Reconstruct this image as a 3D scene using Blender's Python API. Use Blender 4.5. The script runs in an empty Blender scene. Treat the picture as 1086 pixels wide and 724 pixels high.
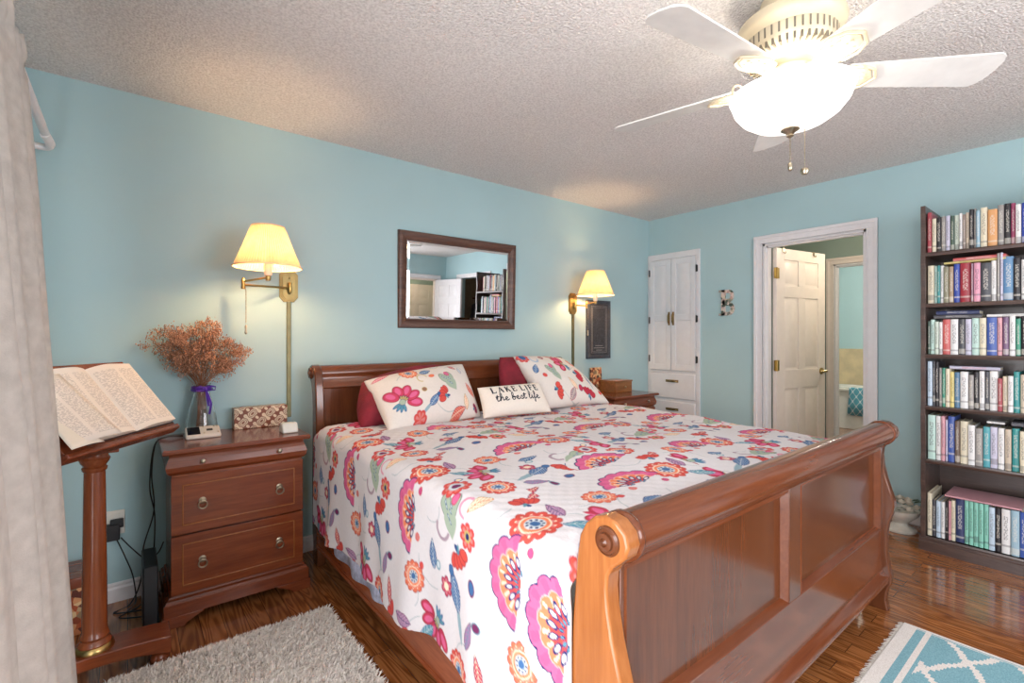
import bpy, math, random
import numpy as np
from mathutils import Vector, Matrix
random.seed(7); RNG = np.random.default_rng(7)
PI = math.pi
SC = bpy.context.scene
COL = SC.collection

# ------------------------------------------------------------------ camera
cam_d = bpy.data.cameras.new('camera'); cam = bpy.data.objects.new('camera', cam_d); COL.objects.link(cam)
cam.location = (-4.151, -2.984, 1.255)
cam.rotation_euler = (PI/2, 0, math.radians(51.5-90))
cam_d.sensor_width = 36; cam_d.lens = 17.0; cam_d.shift_y = -4/1086
cam_d.clip_start = 0.02
SC.camera = cam

# ------------------------------------------------------------------ world, lights, exposure
SC.view_settings.view_transform = 'Standard'; SC.view_settings.look = 'None'
SC.view_settings.gamma = 1; SC.view_settings.use_curve_mapping = False
SC.view_settings.exposure = 0.14
w = bpy.data.worlds.new('sky'); SC.world = w; w.use_nodes = True
nt = w.node_tree; bg = nt.nodes['Background']
sky = nt.nodes.new('ShaderNodeTexSky'); sky.sky_type = 'NISHITA'; sky.sun_elevation = math.radians(38); sky.sun_disc = False
nt.links.new(sky.outputs[0], bg.inputs[0]); bg.inputs[1].default_value = 0.12

def area(name, loc, rot, sx, sy, power, col):
    l = bpy.data.lights.new(name, 'AREA'); l.shape = 'RECTANGLE'; l.size = sx; l.size_y = sy
    l.energy = power; l.color = col
    o = bpy.data.objects.new(name, l); COL.objects.link(o); o.location = loc; o.rotation_euler = rot
    return o
def point(name, loc, power, col, r=0.03):
    l = bpy.data.lights.new(name, 'POINT'); l.energy = power; l.color = col; l.shadow_soft_size = r
    o = bpy.data.objects.new(name, l); COL.objects.link(o); o.location = loc
    return o
# daylight entering by the patio door (left wall) and the window behind the camera
area('daylight_patio_door', (-4.57, -2.75, 1.05), (0, -PI/2, 0), 1.9, 2.3, 98, (0.97, 0.97, 1.0))
area('daylight_window', (-2.2, -4.82, 1.45), (PI/2, 0, 0), 1.9, 1.3, 58, (0.96, 0.95, 1.0))
# lamps of the hall, the bathroom and its vestibule (ceiling lamps out of view)
point('vestibule_lamp', (0.75, -1.95, 2.2), 19, (1.0, 0.80, 0.62), 0.08)
point('bathroom_lamp', (3.0, -1.2, 2.25), 46, (1.0, 0.93, 0.82), 0.10)
point('hall_lamp', (-0.5, -5.6, 2.2), 12, (1.0, 0.80, 0.60), 0.10)
FAN = Vector((-2.327, -2.262, 2.44))
SC1 = Vector((-3.60, -0.33)); SC2 = Vector((-1.05, -0.22))
FAN_POWER = 5; BULB_GLOW = 230

# ------------------------------------------------------------------ helpers
def lin(c):
    if isinstance(c, str): c = tuple(int(c[i:i+2], 16) for i in (0, 2, 4))
    r = [x/255 for x in c[:3]]
    return tuple(x/12.92 if x <= 0.04045 else ((x+0.055)/1.055)**2.4 for x in r)
def worldloc(o):
    v = Vector((0, 0, 0))
    while o is not None: v += o.location; o = o.parent
    return v
class MB:
    def __init__(s): s.v = []; s.f = []; s.m = []; s.mi = 0
    def add(s, vs, fs, m=None):
        b = len(s.v); s.v += [tuple(p) for p in vs]
        for f in fs: s.f.append(tuple(i+b for i in f)); s.m.append(s.mi if m is None else m)
        return s
    def box(s, x0, x1, y0, y1, z0, z1, m=None, M=None):
        if x0 > x1: x0, x1 = x1, x0
        if y0 > y1: y0, y1 = y1, y0
        if z0 > z1: z0, z1 = z1, z0
        vs = [Vector(p) for p in ((x0,y0,z0),(x1,y0,z0),(x1,y1,z0),(x0,y1,z0),(x0,y0,z1),(x1,y0,z1),(x1,y1,z1),(x0,y1,z1))]
        if M is not None: vs = [M @ p for p in vs]
        return s.add(vs, [(0,3,2,1),(4,5,6,7),(0,1,5,4),(1,2,6,5),(2,3,7,6),(3,0,4,7)], m)
    def lathe(s, prof, c=(0,0,0), seg=20, M=None, cap=True, sx=1, sy=1, m=None):
        c = Vector(c); vs = []; n = len(prof)
        for r, z in prof:
            for k in range(seg):
                a = 2*PI*k/seg; p = Vector((r*math.cos(a)*sx, r*math.sin(a)*sy, z))
                if M is not None: p = M @ p
                vs.append(p+c)
        fs = [(i*seg+k, i*seg+(k+1) % seg, (i+1)*seg+(k+1) % seg, (i+1)*seg+k) for i in range(n-1) for k in range(seg)]
        if cap:
            if prof[0][0] > 1e-5: fs.append(tuple(range(seg-1, -1, -1)))
            if prof[-1][0] > 1e-5: fs.append(tuple((n-1)*seg+k for k in range(seg)))
        return s.add(vs, fs, m)
    def prism(s, poly, ax, a0, a1, m=None, M=None):
        n = len(poly); vs = []
        for a in (a0, a1):
            for (p, q) in poly:
                v = Vector({'x': (a, p, q), 'y': (p, a, q), 'z': (p, q, a)}[ax])
                if M is not None: v = M @ v
                vs.append(v)
        fs = [(i, (i+1) % n, n+(i+1) % n, n+i) for i in range(n)] + [tuple(range(n-1, -1, -1)), tuple(range(n, 2*n))]
        return s.add(vs, fs, m)
    def tube(s, pts, r, seg=8, cap=True, m=None, flat=1.0):
        pts = [Vector(p) for p in pts]; n = len(pts); vs = []; up = None
        rs = r if isinstance(r, (list, tuple)) else [r]*n
        for i, p in enumerate(pts):
            t = (pts[min(i+1, n-1)]-pts[max(i-1, 0)]).normalized()
            if up is None: up = t.orthogonal().normalized()
            up = (up - t*up.dot(t))
            up = up.normalized() if up.length > 1e-6 else t.orthogonal().normalized()
            b = t.cross(up)
            for k in range(seg):
                a = 2*PI*k/seg; vs.append(p + (up*math.cos(a) + b*math.sin(a)*flat)*rs[i])
        fs = [(i*seg+k, i*seg+(k+1) % seg, (i+1)*seg+(k+1) % seg, (i+1)*seg+k) for i in range(n-1) for k in range(seg)]
        if cap: fs += [tuple(range(seg-1, -1, -1)), tuple((n-1)*seg+k for k in range(seg))]
        return s.add(vs, fs, m)
    def grid(s, P, m=None, wrap=False):
        nu, nv = len(P), len(P[0])
        vs = [p for row in P for p in row]; fs = []
        for i in range(nu-1):
            for j in range(nv-1): fs.append((i*nv+j, (i+1)*nv+j, (i+1)*nv+j+1, i*nv+j+1))
        return s.add(vs, fs, m)
    def torus(s, c, R, r, M=None, seg=20, seg2=8, a0=0, a1=2*PI, m=None):
        full = abs(a1-a0-2*PI) < 1e-6; pts = []
        for k in range(seg+1):
            a = a0+(a1-a0)*k/seg; p = Vector((R*math.cos(a), R*math.sin(a), 0))
            if M is not None: p = M @ p
            pts.append(p+Vector(c))
        return s.tube(pts, r, seg2, cap=not full, m=m)
    def build(s, name, mat, parent=None, smooth=0, bevel=0, world=True):
        off = worldloc(parent) if (parent is not None and world) else Vector((0, 0, 0))
        me = bpy.data.meshes.new(name)
        me.from_pydata([(p[0]-off.x, p[1]-off.y, p[2]-off.z) for p in s.v], [], s.f)
        mats = mat if isinstance(mat, (list, tuple)) else [mat]
        for k in mats: me.materials.append(k)
        if len(mats) > 1: me.polygons.foreach_set('material_index', s.m)
        me.update()
        import bmesh
        bm = bmesh.new(); bm.from_mesh(me); bmesh.ops.recalc_face_normals(bm, faces=bm.faces); bm.to_mesh(me); bm.free()
        if smooth or bevel:
            me.shade_smooth(); me.set_sharp_from_angle(angle=math.radians(smooth or 35))
        o = bpy.data.objects.new(name, me); COL.objects.link(o)
        if parent is not None: o.parent = parent
        if bevel:
            b = o.modifiers.new('bevel', 'BEVEL'); b.width = bevel; b.segments = 2; b.limit_method = 'ANGLE'; b.angle_limit = math.radians(40)
        return o
def empty(name, loc, label=None, cat=None, group=None, rz=0):
    o = bpy.data.objects.new(name, None); COL.objects.link(o); o.location = loc; o.rotation_euler = (0, 0, rz)
    o.empty_display_size = 0.05
    tag(o, label, cat, group); return o
def tag(o, label=None, cat=None, group=None, kind=None):
    if label: o['label'] = label
    if cat: o['category'] = cat
    if group: o['group'] = group
    if kind: o['kind'] = kind
    return o
def struct(o, label=None): o['kind'] = 'structure'; 
def copy_tree(o, parent=None):
    c = o.copy(); COL.objects.link(c)
    if parent is not None: c.parent = parent
    for ch in [k for k in o.children]: copy_tree(ch, c)
    return c

# ------------------------------------------------------------------ materials
def newmat(name):
    m = bpy.data.materials.new(name); m.use_nodes = True
    return m, m.node_tree, m.node_tree.nodes['Principled BSDF']
def N(nt, t, **kw):
    n = nt.nodes.new(t)
    for k, v in kw.items():
        if k in n.inputs: n.inputs[k].default_value = v
        else: setattr(n, k, v)
    return n
def ramp(nt, fac, stops):
    r = nt.nodes.new('ShaderNodeValToRGB'); e = r.color_ramp.elements
    while len(e) < len(stops): e.new(0.5)
    for i, (p, c) in enumerate(stops): e[i].position = p; e[i].color = (*lin(c), 1)
    nt.links.new(fac, r.inputs[0]); return r.outputs[0]
def plain(name, c, rough=0.5, metal=0, noise=0.06, scale=20, bump=0, bscale=200, spec=0.5, coat=0, emit=0, ecol=None, trans=0):
    m, nt, b = newmat(name)
    tc = N(nt, 'ShaderNodeTexCoord'); nz = N(nt, 'ShaderNodeTexNoise', Scale=scale, Detail=3.0)
    nt.links.new(tc.outputs['Object'], nz.inputs['Vector'])
    c0 = c if not isinstance(c, str) else tuple(int(c[i:i+2], 16) for i in (0, 2, 4))
    lo = tuple(max(0, x*(1-noise)) for x in c0); hi = tuple(min(255, x*(1+noise)) for x in c0)
    nt.links.new(ramp(nt, nz.outputs['Fac'], [(0.3, lo), (0.7, hi)]), b.inputs['Base Color'])
    b.inputs['Roughness'].default_value = rough; b.inputs['Metallic'].default_value = metal
    b.inputs['Specular IOR Level'].default_value = spec; b.inputs['Coat Weight'].default_value = coat
    if emit: b.inputs['Emission Color'].default_value = (*lin(ecol or c), 1); b.inputs['Emission Strength'].default_value = emit
    if bump:
        n2 = N(nt, 'ShaderNodeTexNoise', Scale=bscale, Detail=4.0); nt.links.new(tc.outputs['Object'], n2.inputs['Vector'])
        bp = N(nt, 'ShaderNodeBump', Strength=bump, Distance=0.01); nt.links.new(n2.outputs['Fac'], bp.inputs['Height']); nt.links.new(bp.outputs[0], b.inputs['Normal'])
    return m
def wood(name, dark, mid, light, rough=0.22, axis='x', scale=1.0, coat=0.3):
    m, nt, b = newmat(name)
    tc = N(nt, 'ShaderNodeTexCoord'); mp = N(nt, 'ShaderNodeMapping')
    s = {'x': (1.2, 14, 14), 'y': (14, 1.2, 14), 'z': (14, 14, 1.2)}[axis]
    mp.inputs['Scale'].default_value = tuple(k*scale for k in s)
    nt.links.new(tc.outputs['Object'], mp.inputs[0])
    n1 = N(nt, 'ShaderNodeTexNoise', Scale=1.5, Detail=5.0, Distortion=0.6); nt.links.new(mp.outputs[0], n1.inputs['Vector'])
    n2 = N(nt, 'ShaderNodeTexNoise', Scale=9.0, Detail=6.0); nt.links.new(mp.outputs[0], n2.inputs['Vector'])
    mx = N(nt, 'ShaderNodeMix', data_type='FLOAT'); mx.inputs[0].default_value = 0.4
    nt.links.new(n1.outputs['Fac'], mx.inputs[2]); nt.links.new(n2.outputs['Fac'], mx.inputs[3])
    nt.links.new(ramp(nt, mx.outputs[0], [(0.26, dark), (0.5, mid), (0.74, light)]), b.inputs['Base Color'])
    b.inputs['Roughness'].default_value = rough; b.inputs['Coat Weight'].default_value = coat; b.inputs['Coat Roughness'].default_value = 0.12
    return m
M = {}
# wall paint (soft aqua), with a faint roller texture
M['wall'] = plain('aqua_wall_paint', (172, 202, 206), 0.75, noise=0.012, scale=2, bump=0.08, bscale=260)
M['sage'] = plain('sage_wall_paint', (150, 168, 158), 0.8, noise=0.01, scale=2)
M['white'] = plain('white_trim_paint', (232, 229, 230), 0.35, noise=0.01)
M['cabwhite'] = plain('white_cabinet_paint', (226, 226, 228), 0.4, noise=0.01)
M['door'] = plain('door_paint', (238, 226, 216), 0.4, noise=0.01)
M['cherry'] = wood('cherry_wood', (98, 44, 24), (124, 60, 32), (146, 76, 42), 0.22, 'x')
M['cherryz'] = wood('cherry_wood_upright', (104, 50, 26), (132, 68, 36), (154, 86, 48), 0.22, 'z')
M['bedx'] = wood('bed_cherry_wood', (92, 46, 26), (110, 58, 32), (126, 68, 38), 0.2, 'x')
M['bedz'] = wood('bed_cherry_panel', (84, 46, 28), (98, 55, 33), (112, 64, 38), 0.18, 'z', 1.3)
M['litpost'] = wood('lit_bed_post_wood', (138, 80, 40), (158, 96, 50), (176, 112, 62), 0.24, 'z')  # light on the left footboard post is put into this lighter wood colour
M['case'] = wood('bookcase_wood', (52, 38, 35), (76, 58, 52), (102, 80, 70), 0.35, 'y')
M['brass'] = plain('brass', (190, 160, 100), 0.28, metal=1, noise=0.05)
M['antique'] = plain('antique_brass', (150, 126, 84), 0.38, metal=1, noise=0.12, scale=60)
M['pewter'] = plain('pewter', (180, 168, 145), 0.3, metal=1, noise=0.1, scale=60)
M['black'] = plain('black_plastic', (22, 22, 26), 0.45)
M['plastic'] = plain('white_plastic', (225, 222, 212), 0.35, noise=0.02)
M['red'] = plain('burgundy_velour', (122, 28, 42), 0.85, noise=0.12, scale=14, bump=0.3, bscale=60)
M['linen'] = plain('curtain_linen', (196, 191, 184), 0.85, noise=0.05, scale=30, bump=0.15, bscale=300)
M['fanwhite'] = plain('fan_cream_enamel', (212, 197, 168), 0.35, noise=0.02)
M['blade'] = plain('fan_blade_white', (226, 226, 222), 0.4, noise=0.02)
def glassmat(name, col=(1, 1, 1), rough=0.0):
    m, nt, b = newmat(name)
    b.inputs['Base Color'].default_value = (*col, 1); b.inputs['Transmission Weight'].default_value = 1
    b.inputs['Roughness'].default_value = rough; b.inputs['IOR'].default_value = 1.45
    n = N(nt, 'ShaderNodeTexNoise', Scale=3.0); r = N(nt, 'ShaderNodeMapRange'); r.inputs[3].default_value = rough; r.inputs[4].default_value = rough+0.02
    nt.links.new(n.outputs['Fac'], r.inputs[0]); nt.links.new(r.outputs[0], b.inputs['Roughness'])
    return m
M['glass'] = glassmat('clear_glass')
# ceiling: popcorn
def popcorn():
    m, nt, b = newmat('popcorn_ceiling')
    tc = N(nt, 'ShaderNodeTexCoord')
    v = N(nt, 'ShaderNodeTexNoise', Scale=95.0, Detail=3.0, Roughness=0.65); nt.links.new(tc.outputs['Object'], v.inputs['Vector'])
    v2 = N(nt, 'ShaderNodeTexVoronoi', Scale=120.0); nt.links.new(tc.outputs['Object'], v2.inputs['Vector'])
    ad = N(nt, 'ShaderNodeMath', operation='SUBTRACT'); nt.links.new(v.outputs['Fac'], ad.inputs[0]); nt.links.new(v2.outputs['Distance'], ad.inputs[1])
    nt.links.new(ramp(nt, v.outputs['Fac'], [(0.35, (214, 210, 207)), (0.6, (240, 237, 234))]), b.inputs['Base Color'])
    bp = N(nt, 'ShaderNodeBump', Strength=0.6, Distance=0.010); nt.links.new(ad.outputs[0], bp.inputs['Height']); nt.links.new(bp.outputs[0], b.inputs['Normal'])
    b.inputs['Roughness'].default_value = 0.95; b.inputs['Specular IOR Level'].default_value = 0.1
    return m
M['ceil'] = popcorn()
# floor: oak strip planks along Y
def floormat():
    m, nt, b = newmat('oak_floor')
    L = nt.links.new
    tc = N(nt, 'ShaderNodeTexCoord')
    mp = N(nt, 'ShaderNodeMapping'); mp.inputs['Rotation'].default_value = (0, 0, PI/2); L(tc.outputs['Object'], mp.inputs[0])
    br = N(nt, 'ShaderNodeTexBrick', Scale=1.0); br.offset = 0.37; br.offset_frequency = 2
    br.inputs['Brick Width'].default_value = 1.15; br.inputs['Row Height'].default_value = 0.083; br.inputs['Mortar Size'].default_value = 0.0012
    br.inputs['Mortar Smooth'].default_value = 0.3
    br.inputs['Color1'].default_value = (0, 0, 0, 1); br.inputs['Color2'].default_value = (1, 1, 1, 1); br.inputs['Mortar'].default_value = (0.5, 0.5, 0.5, 1)
    L(mp.outputs[0], br.inputs['Vector'])
    # per-plank offset of the grain
    sc = N(nt, 'ShaderNodeVectorMath', operation='SCALE'); sc.inputs['Scale'].default_value = 13.0; L(br.outputs['Color'], sc.inputs[0])
    ad = N(nt, 'ShaderNodeVectorMath', operation='ADD'); L(mp.outputs[0], ad.inputs[0]); L(sc.outputs[0], ad.inputs[1])
    mg = N(nt, 'ShaderNodeMapping'); mg.inputs['Scale'].default_value = (0.9, 9.0, 1); L(ad.outputs[0], mg.inputs[0])
    n1 = N(nt, 'ShaderNodeTexNoise', Scale=1.6, Detail=2.0, Distortion=0.5); L(mg.outputs[0], n1.inputs['Vector'])
    ml = N(nt, 'ShaderNodeMath', operation='MULTIPLY'); ml.inputs[1].default_value = 62.0; L(n1.outputs['Fac'], ml.inputs[0])
    sn = N(nt, 'ShaderNodeMath', operation='SINE'); L(ml.outputs[0], sn.inputs[0])
    mr = N(nt, 'ShaderNodeMapRange'); mr.inputs[1].default_value = -1; mr.inputs[2].default_value = 1; L(sn.outputs[0], mr.inputs[0])
    mf = N(nt, 'ShaderNodeMapping'); mf.inputs['Scale'].default_value = (5, 160, 1); L(ad.outputs[0], mf.inputs[0])
    n2 = N(nt, 'ShaderNodeTexNoise', Scale=1.0, Detail=4.0); L(mf.outputs[0], n2.inputs['Vector'])
    mx = N(nt, 'ShaderNodeMix', data_type='FLOAT'); mx.inputs[0].default_value = 0.5; L(mr.outputs[0], mx.inputs[2]); L(n2.outputs['Fac'], mx.inputs[3])
    c1 = ramp(nt, mx.outputs[0], [(0.10, (104, 58, 28)), (0.40, (140, 84, 44)), (0.62, (160, 100, 56)), (0.9, (172, 114, 66))])
    hv = N(nt, 'ShaderNodeHueSaturation'); L(c1, hv.inputs['Color'])
    mv = N(nt, 'ShaderNodeMapRange'); mv.inputs[3].default_value = 0.78; mv.inputs[4].default_value = 1.08; L(br.outputs['Color'], mv.inputs[0]); L(mv.outputs[0], hv.inputs['Value'])
    md = N(nt, 'ShaderNodeMix', data_type='RGBA'); L(br.outputs['Fac'], md.inputs[0]); L(hv.outputs[0], md.inputs[6]); md.inputs[7].default_value = (*lin((45, 20, 10)), 1)
    L(md.outputs[2], b.inputs['Base Color'])
    b.inputs['Roughness'].default_value = 0.16; b.inputs['Coat Weight'].default_value = 0.35; b.inputs['Coat Roughness'].default_value = 0.08
    bp = N(nt, 'ShaderNodeBump', Strength=0.12, Distance=0.003); L(br.outputs['Fac'], bp.inputs['Height']); bp.invert = True; L(bp.outputs[0], b.inputs['Normal'])
    return m
M['floor'] = floormat()
def attrmat(name, rough=0.85, bump=0.15, bscale=90):
    m, nt, b = newmat(name)
    a = N(nt, 'ShaderNodeAttribute', attribute_name='Print')
    tc = N(nt, 'ShaderNodeTexCoord'); nz = N(nt, 'ShaderNodeTexNoise', Scale=bscale, Detail=3.0); nt.links.new(tc.outputs['Object'], nz.inputs['Vector'])
    hv = N(nt, 'ShaderNodeHueSaturation'); nt.links.new(a.outputs['Color'], hv.inputs['Color'])
    mr = N(nt, 'ShaderNodeMapRange'); mr.inputs[3].default_value = 0.93; mr.inputs[4].default_value = 1.03; nt.links.new(nz.outputs['Fac'], mr.inputs[0]); nt.links.new(mr.outputs[0], hv.inputs['Value'])
    nt.links.new(hv.outputs[0], b.inputs['Base Color'])
    bp = N(nt, 'ShaderNodeBump', Strength=bump, Distance=0.01); nt.links.new(nz.outputs['Fac'], bp.inputs['Height']); nt.links.new(bp.outputs[0], b.inputs['Normal'])
    b.inputs['Roughness'].default_value = rough; b.inputs['Specular IOR Level'].default_value = 0.2
    return m
M['quilt'] = attrmat('floral_print_cotton')

# ------------------------------------------------------------------ room shell
XL, YF, H = -4.60, -4.85, 2.44
def sbox(name, mat, *boxes):
    mb = MB()
    for b in boxes: mb.box(*b)
    o = mb.build(name, mat); struct(o); return o
sbox('floor', M['floor'], (XL-0.12, 4.5, YF-1.6, 0.5, -0.1, 0))
sbox('ceiling', M['ceil'], (XL-0.12, 4.5, YF-1.6, 0.5, H, H+0.1))
sbox('wall_back', M['wall'], (XL-0.12, 0.12, 0, 0.12, 0, H))
DY0, DY1, DH = -1.853, -1.128, 2.035        # bathroom doorway
CY0, CY1 = -4.33, -3.36                     # closet doorway
sbox('wall_right', M['wall'], (0, 0.12, -0.010, 0, 0, H), (0, 0.12, -0.560, -0.010, 2.075, H), (0, 0.12, -0.560, -0.01, 0, 0.05),
     (0, 0.12, DY1, -0.560, 0, H), (0, 0.12, DY0, DY1, DH, H), (0, 0.12, CY1, DY0, 0, H), (0, 0.12, CY0, CY1, DH, H), (0, 0.12, YF-0.12, CY0, 0, H))
PX0, PX1 = -3.95, -1.75
sbox('wall_left', M['wall'], (XL-0.12, XL, -0.90, 0, 0, H), (XL-0.12, XL, -3.40, -0.90, 2.05, H), (XL-0.12, XL, YF-0.12, -3.40, 0, H))
WX0, WX1, WZ0, WZ1 = -3.2, -1.2, 0.78, 2.12
EX0, EX1 = -0.95, -0.17
sbox('wall_front', M['wall'], (XL, WX0, YF-0.12, YF, 0, H), (WX0, WX1, YF-0.12, YF, 0, WZ0), (WX0, WX1, YF-0.12, YF, WZ1, H),
     (WX1, EX0, YF-0.12, YF, 0, H), (EX0, EX1, YF-0.12, YF, DH, H), (EX1, 0, YF-0.12, YF, 0, H))
# rooms beyond the doorways
sbox('wall_vestibule_left', M['sage'], (0.12, 1.73, -0.30, -0.20, 0, H))
sbox('wall_vestibule_right', M['sage'], (0.12, 1.73, -2.45, -2.35, 0, H))
V0, V1 = -1.82, -1.09
sbox('wall_vestibule_back', M['sage'], (1.73, 1.83, V1, -0.20, 0, H), (1.73, 1.83, V0, V1, 2.03, H), (1.73, 1.83, -2.7, V0, 0, H))
sbox('wall_bathroom', M['wall'], (4.32, 4.42, -2.7, 0.5, 0, H), (1.83, 4.32, -2.8, -2.7, 0, H), (1.73, 4.32, 0.4, 0.5, 0, H))
sbox('wall_hall', M['sage'], (-1.7, 0.5, -6.25, -6.15, 0, H), (-1.7, -1.6, -6.15, YF-0.12, 0, H), (0.4, 0.5, -6.15, YF-0.12, 0, H))
sbox('wall_closet', plain('closet_wall_brown', (150, 132, 108), 0.8), (0.75, 0.80, -4.6, -3.1, 0, H), (0.12, 0.75, -4.6, -4.55, 0, H), (0.12, 0.75, -3.15, -3.10, 0, H))
tilem = plain('beige_wall_tile', (205, 186, 150), 0.3, noise=0.08, scale=6)
sbox('trim_7', tilem, (4.30, 4.32, -2.7, 0.4, 0.54, 1.09))
# door casings: profiled trim of three legs round an opening
def casing(name, ax, face, sgn, a0, a1, top, w=0.068, mat=None):
    mb = MB(); 
    for d0, d1, t in ((0, w, 0.012), (w*0.62, w, 0.020), (0, w*0.16, 0.016)):
        for (p0, p1, z0, z1) in ((a0-d1, a0-d0, 0, top+d0), (a1+d0, a1+d1, 0, top+d0), (a0-d1, a1+d1, top+d0, top+d1)):
            if ax == 'x': mb.box(face, face+sgn*t, p0, p1, z0, z1)
            else: mb.box(p0, p1, face, face+sgn*t, z0, z1)
    o = mb.build(name, mat or M['white'], bevel=0.003); struct(o); return o
def jamb(name, ax, b0, b1, a0, a1, top, t=0.018, mat=None):
    mb = MB()
    for (p0, p1, z0, z1) in ((a0, a0+t, 0, top), (a1-t, a1, 0, top), (a0, a1, top-t, top)):
        if ax == 'x': mb.box(b0, b1, p0, p1, z0, z1); 
        else: mb.box(p0, p1, b0, b1, z0, z1)
    # stop strip
    m_ = (b0+b1)/2
    for (p0, p1, z0, z1) in ((a0+t, a0+t+.012, 0, top-t), (a1-t-.012, a1-t, 0, top-t), (a0, a1, top-t-.012, top-t)):
        if ax == 'x': mb.box(m_-.03, m_+.01, p0, p1, z0, z1)
        else: mb.box(p0, p1, m_-.03, m_+.01, z0, z1)
    o = mb.build(name, mat or M['white']); struct(o); return o
casing('trim_1', 'x', 0, -1, DY0, DY1, DH); jamb('trim_2', 'x', -0.001, 0.121, DY0, DY1, DH)
casing('trim_3', 'x', 1.73, -1, V0, V1, 2.03, mat=M['door']); jamb('trim_4', 'x', 1.729, 1.831, V0, V1, 2.03)
casing('trim_5', 'y', YF, 1, EX0, EX1, DH); jamb('trim_6', 'y', YF-0.121, YF+0.001, EX0, EX1, DH, mat=M['door'])
casing('trim_8', 'x', 0, -1, CY0, CY1, DH)
# baseboards
BP = [(0, 0), (0.016, 0), (0.016, 0.062), (0.011, 0.070), (0.011, 0.080), (0.004, 0.088), (0, 0.088)]
def base_y(name, x0, x1, y, sgn):
    mb = MB(); mb.prism([(y+sgn*p, q) for p, q in BP], 'x', x0, x1); o = mb.build(name, M['white'], smooth=30); struct(o)
def base_x(name, x, sgn, *runs):
    mb = MB()
    for y0, y1 in runs: mb.prism([(x+sgn*p, q) for p, q in BP], 'y', y0, y1)
    o = mb.build(name, M['white'], smooth=30); struct(o)
base_y('baseboard_back', XL, -0.03, 0, -1)
base_x('baseboard_right', 0, -1, (DY1+0.07, -0.60), (CY1+0.07, DY0-0.07), (YF, CY0-0.07))
base_x('baseboard_left', XL, 1, (-0.88, -0.02), (YF, -3.42))
base_y('baseboard_front', XL, EX0-0.07, YF, 1)
# window behind the camera and the glazed patio door
def window_unit(name, fixed):
    mb = MB(); fixed(mb); o = mb.build(name, M['white'], bevel=0.003); struct(o); return o
def f1(mb):
    t = 0.06
    mb.box(WX0, WX1, YF-0.10, YF+0.01, WZ0, WZ0+t); mb.box(WX0, WX1, YF-0.10, YF+0.01, WZ1-t, WZ1)
    for x in (WX0, (WX0+WX1)/2-t/2, WX1-t): mb.box(x, x+t, YF-0.10, YF+0.01, WZ0, WZ1)
w1 = window_unit('window_1', f1)
mb = MB(); mb.box(WX0, WX1, YF-0.075, YF-0.07, WZ0, WZ1); mb.build('pane', M['glass'], w1)
def f2(mb):
    t = 0.07
    mb.box(XL-0.10, XL+0.0, -3.40, -0.90, 0.0, t); mb.box(XL-0.10, XL, -3.40, -0.90, 2.05-t, 2.05)
    for y in (-3.40, -2.15-t/2, -0.90-t): mb.box(XL-0.10, XL, y, y+t, 0, 2.05)
w2 = window_unit('window_2', f2)
mb = MB(); mb.box(XL-0.075, XL-0.07, -3.40, -0.90, 0.0, 2.05); mb.build('pane', M['glass'], w2)

# ------------------------------------------------------------------ six panel doors
def panel_door(name, w_, h_, loc, rz, mat, knob_side=1):
    root = MB(); t = 0.035
    st, rl = 0.105, 0.105
    cx = w_/2; mull = 0.09
    rows = [(0.23, 0.82), (0.98, 1.60), (1.70, 1.92)]
    # solid core, then stiles and rails in front and behind leaving recesses
    root.box(0, w_, -t/2+0.008, t/2-0.008, 0.008, h_)
    for s in (-1, 1):
        y0, y1 = (s*(t/2-0.008), s*t/2)
        root.box(0, st, y0, y1, 0.008, h_); root.box(w_-st, w_, y0, y1, 0.008, h_); 
        for (z0, z1) in rows: root.box(cx-mull/2, cx+mull/2, y0, y1, z0, z1)
        zs = [0.008] + [z for r in rows for z in r] + [h_]
        for i in range(0, len(zs), 2): root.box(st, w_-st, y0, y1, zs[i], zs[i+1])
        for (z0, z1) in rows:
            for (xa, xb) in ((st, cx-mull/2), (cx+mull/2, w_-st)):
                g = 0.022
                pts = [(xa+g, z0+g), (xb-g, z0+g), (xb-g, z1-g), (xa+g, z1-g)]; g2 = g+0.018
                pts2 = [(xa+g2, z0+g2), (xb-g2, z0+g2), (xb-g2, z1-g2), (xa+g2, z1-g2)]
                vs = [(p, y0, q) for p, q in pts]+[(p, s*(t/2-0.001), q) for p, q in pts2]
                root.add(vs, [(0, 1, 5, 4), (1, 2, 6, 5), (2, 3, 7, 6), (3, 0, 4, 7), (4, 5, 6, 7)])
    o = root.build(name, mat, bevel=0.002); o.location = loc; o.rotation_euler = (0, 0, rz); struct(o)
    return o
d1 = Vector((0.815-0.135, -1.295+1.165, 0)); a1 = math.atan2(d1.y, d1.x)
dr = panel_door('door_1', 0.70, 2.015, (0.135, -1.165, 0), a1, M['door'])
mb = MB()
for s in (-1, 1):
    Mx = Matrix.Rotation(s*PI/2, 4, 'X')
    mb.lathe([(0.030, 0), (0.030, 0.006), (0.014, 0.012), (0.011, 0.045)], (0.64, -s*0.0175, 0.955), 16, Mx)
    mb.tube([(0.64, -s*0.0175-s*0.045, 0.955), (0.62, -s*0.066, 0.956), (0.585, -s*0.068, 0.952), (0.54, -s*0.066, 0.955)], [0.012, 0.011, 0.009, 0.008], 10)
mb.build('door_handle', M['brass'], dr, smooth=40, world=False)
for z in (1.80, 1.02, 0.25):
    mb = MB(); mb.box(-0.004, 0.034, -0.021, -0.0185, z-0.045, z+0.045); mb.box(-0.036, -0.004, -0.021, -0.0185, z-0.045, z+0.045)
    mb.lathe([(0.006, -0.048), (0.006, 0.048)], (-0.004, -0.024, z), 10); mb.build('hinge', M['brass'], dr, world=False)
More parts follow.
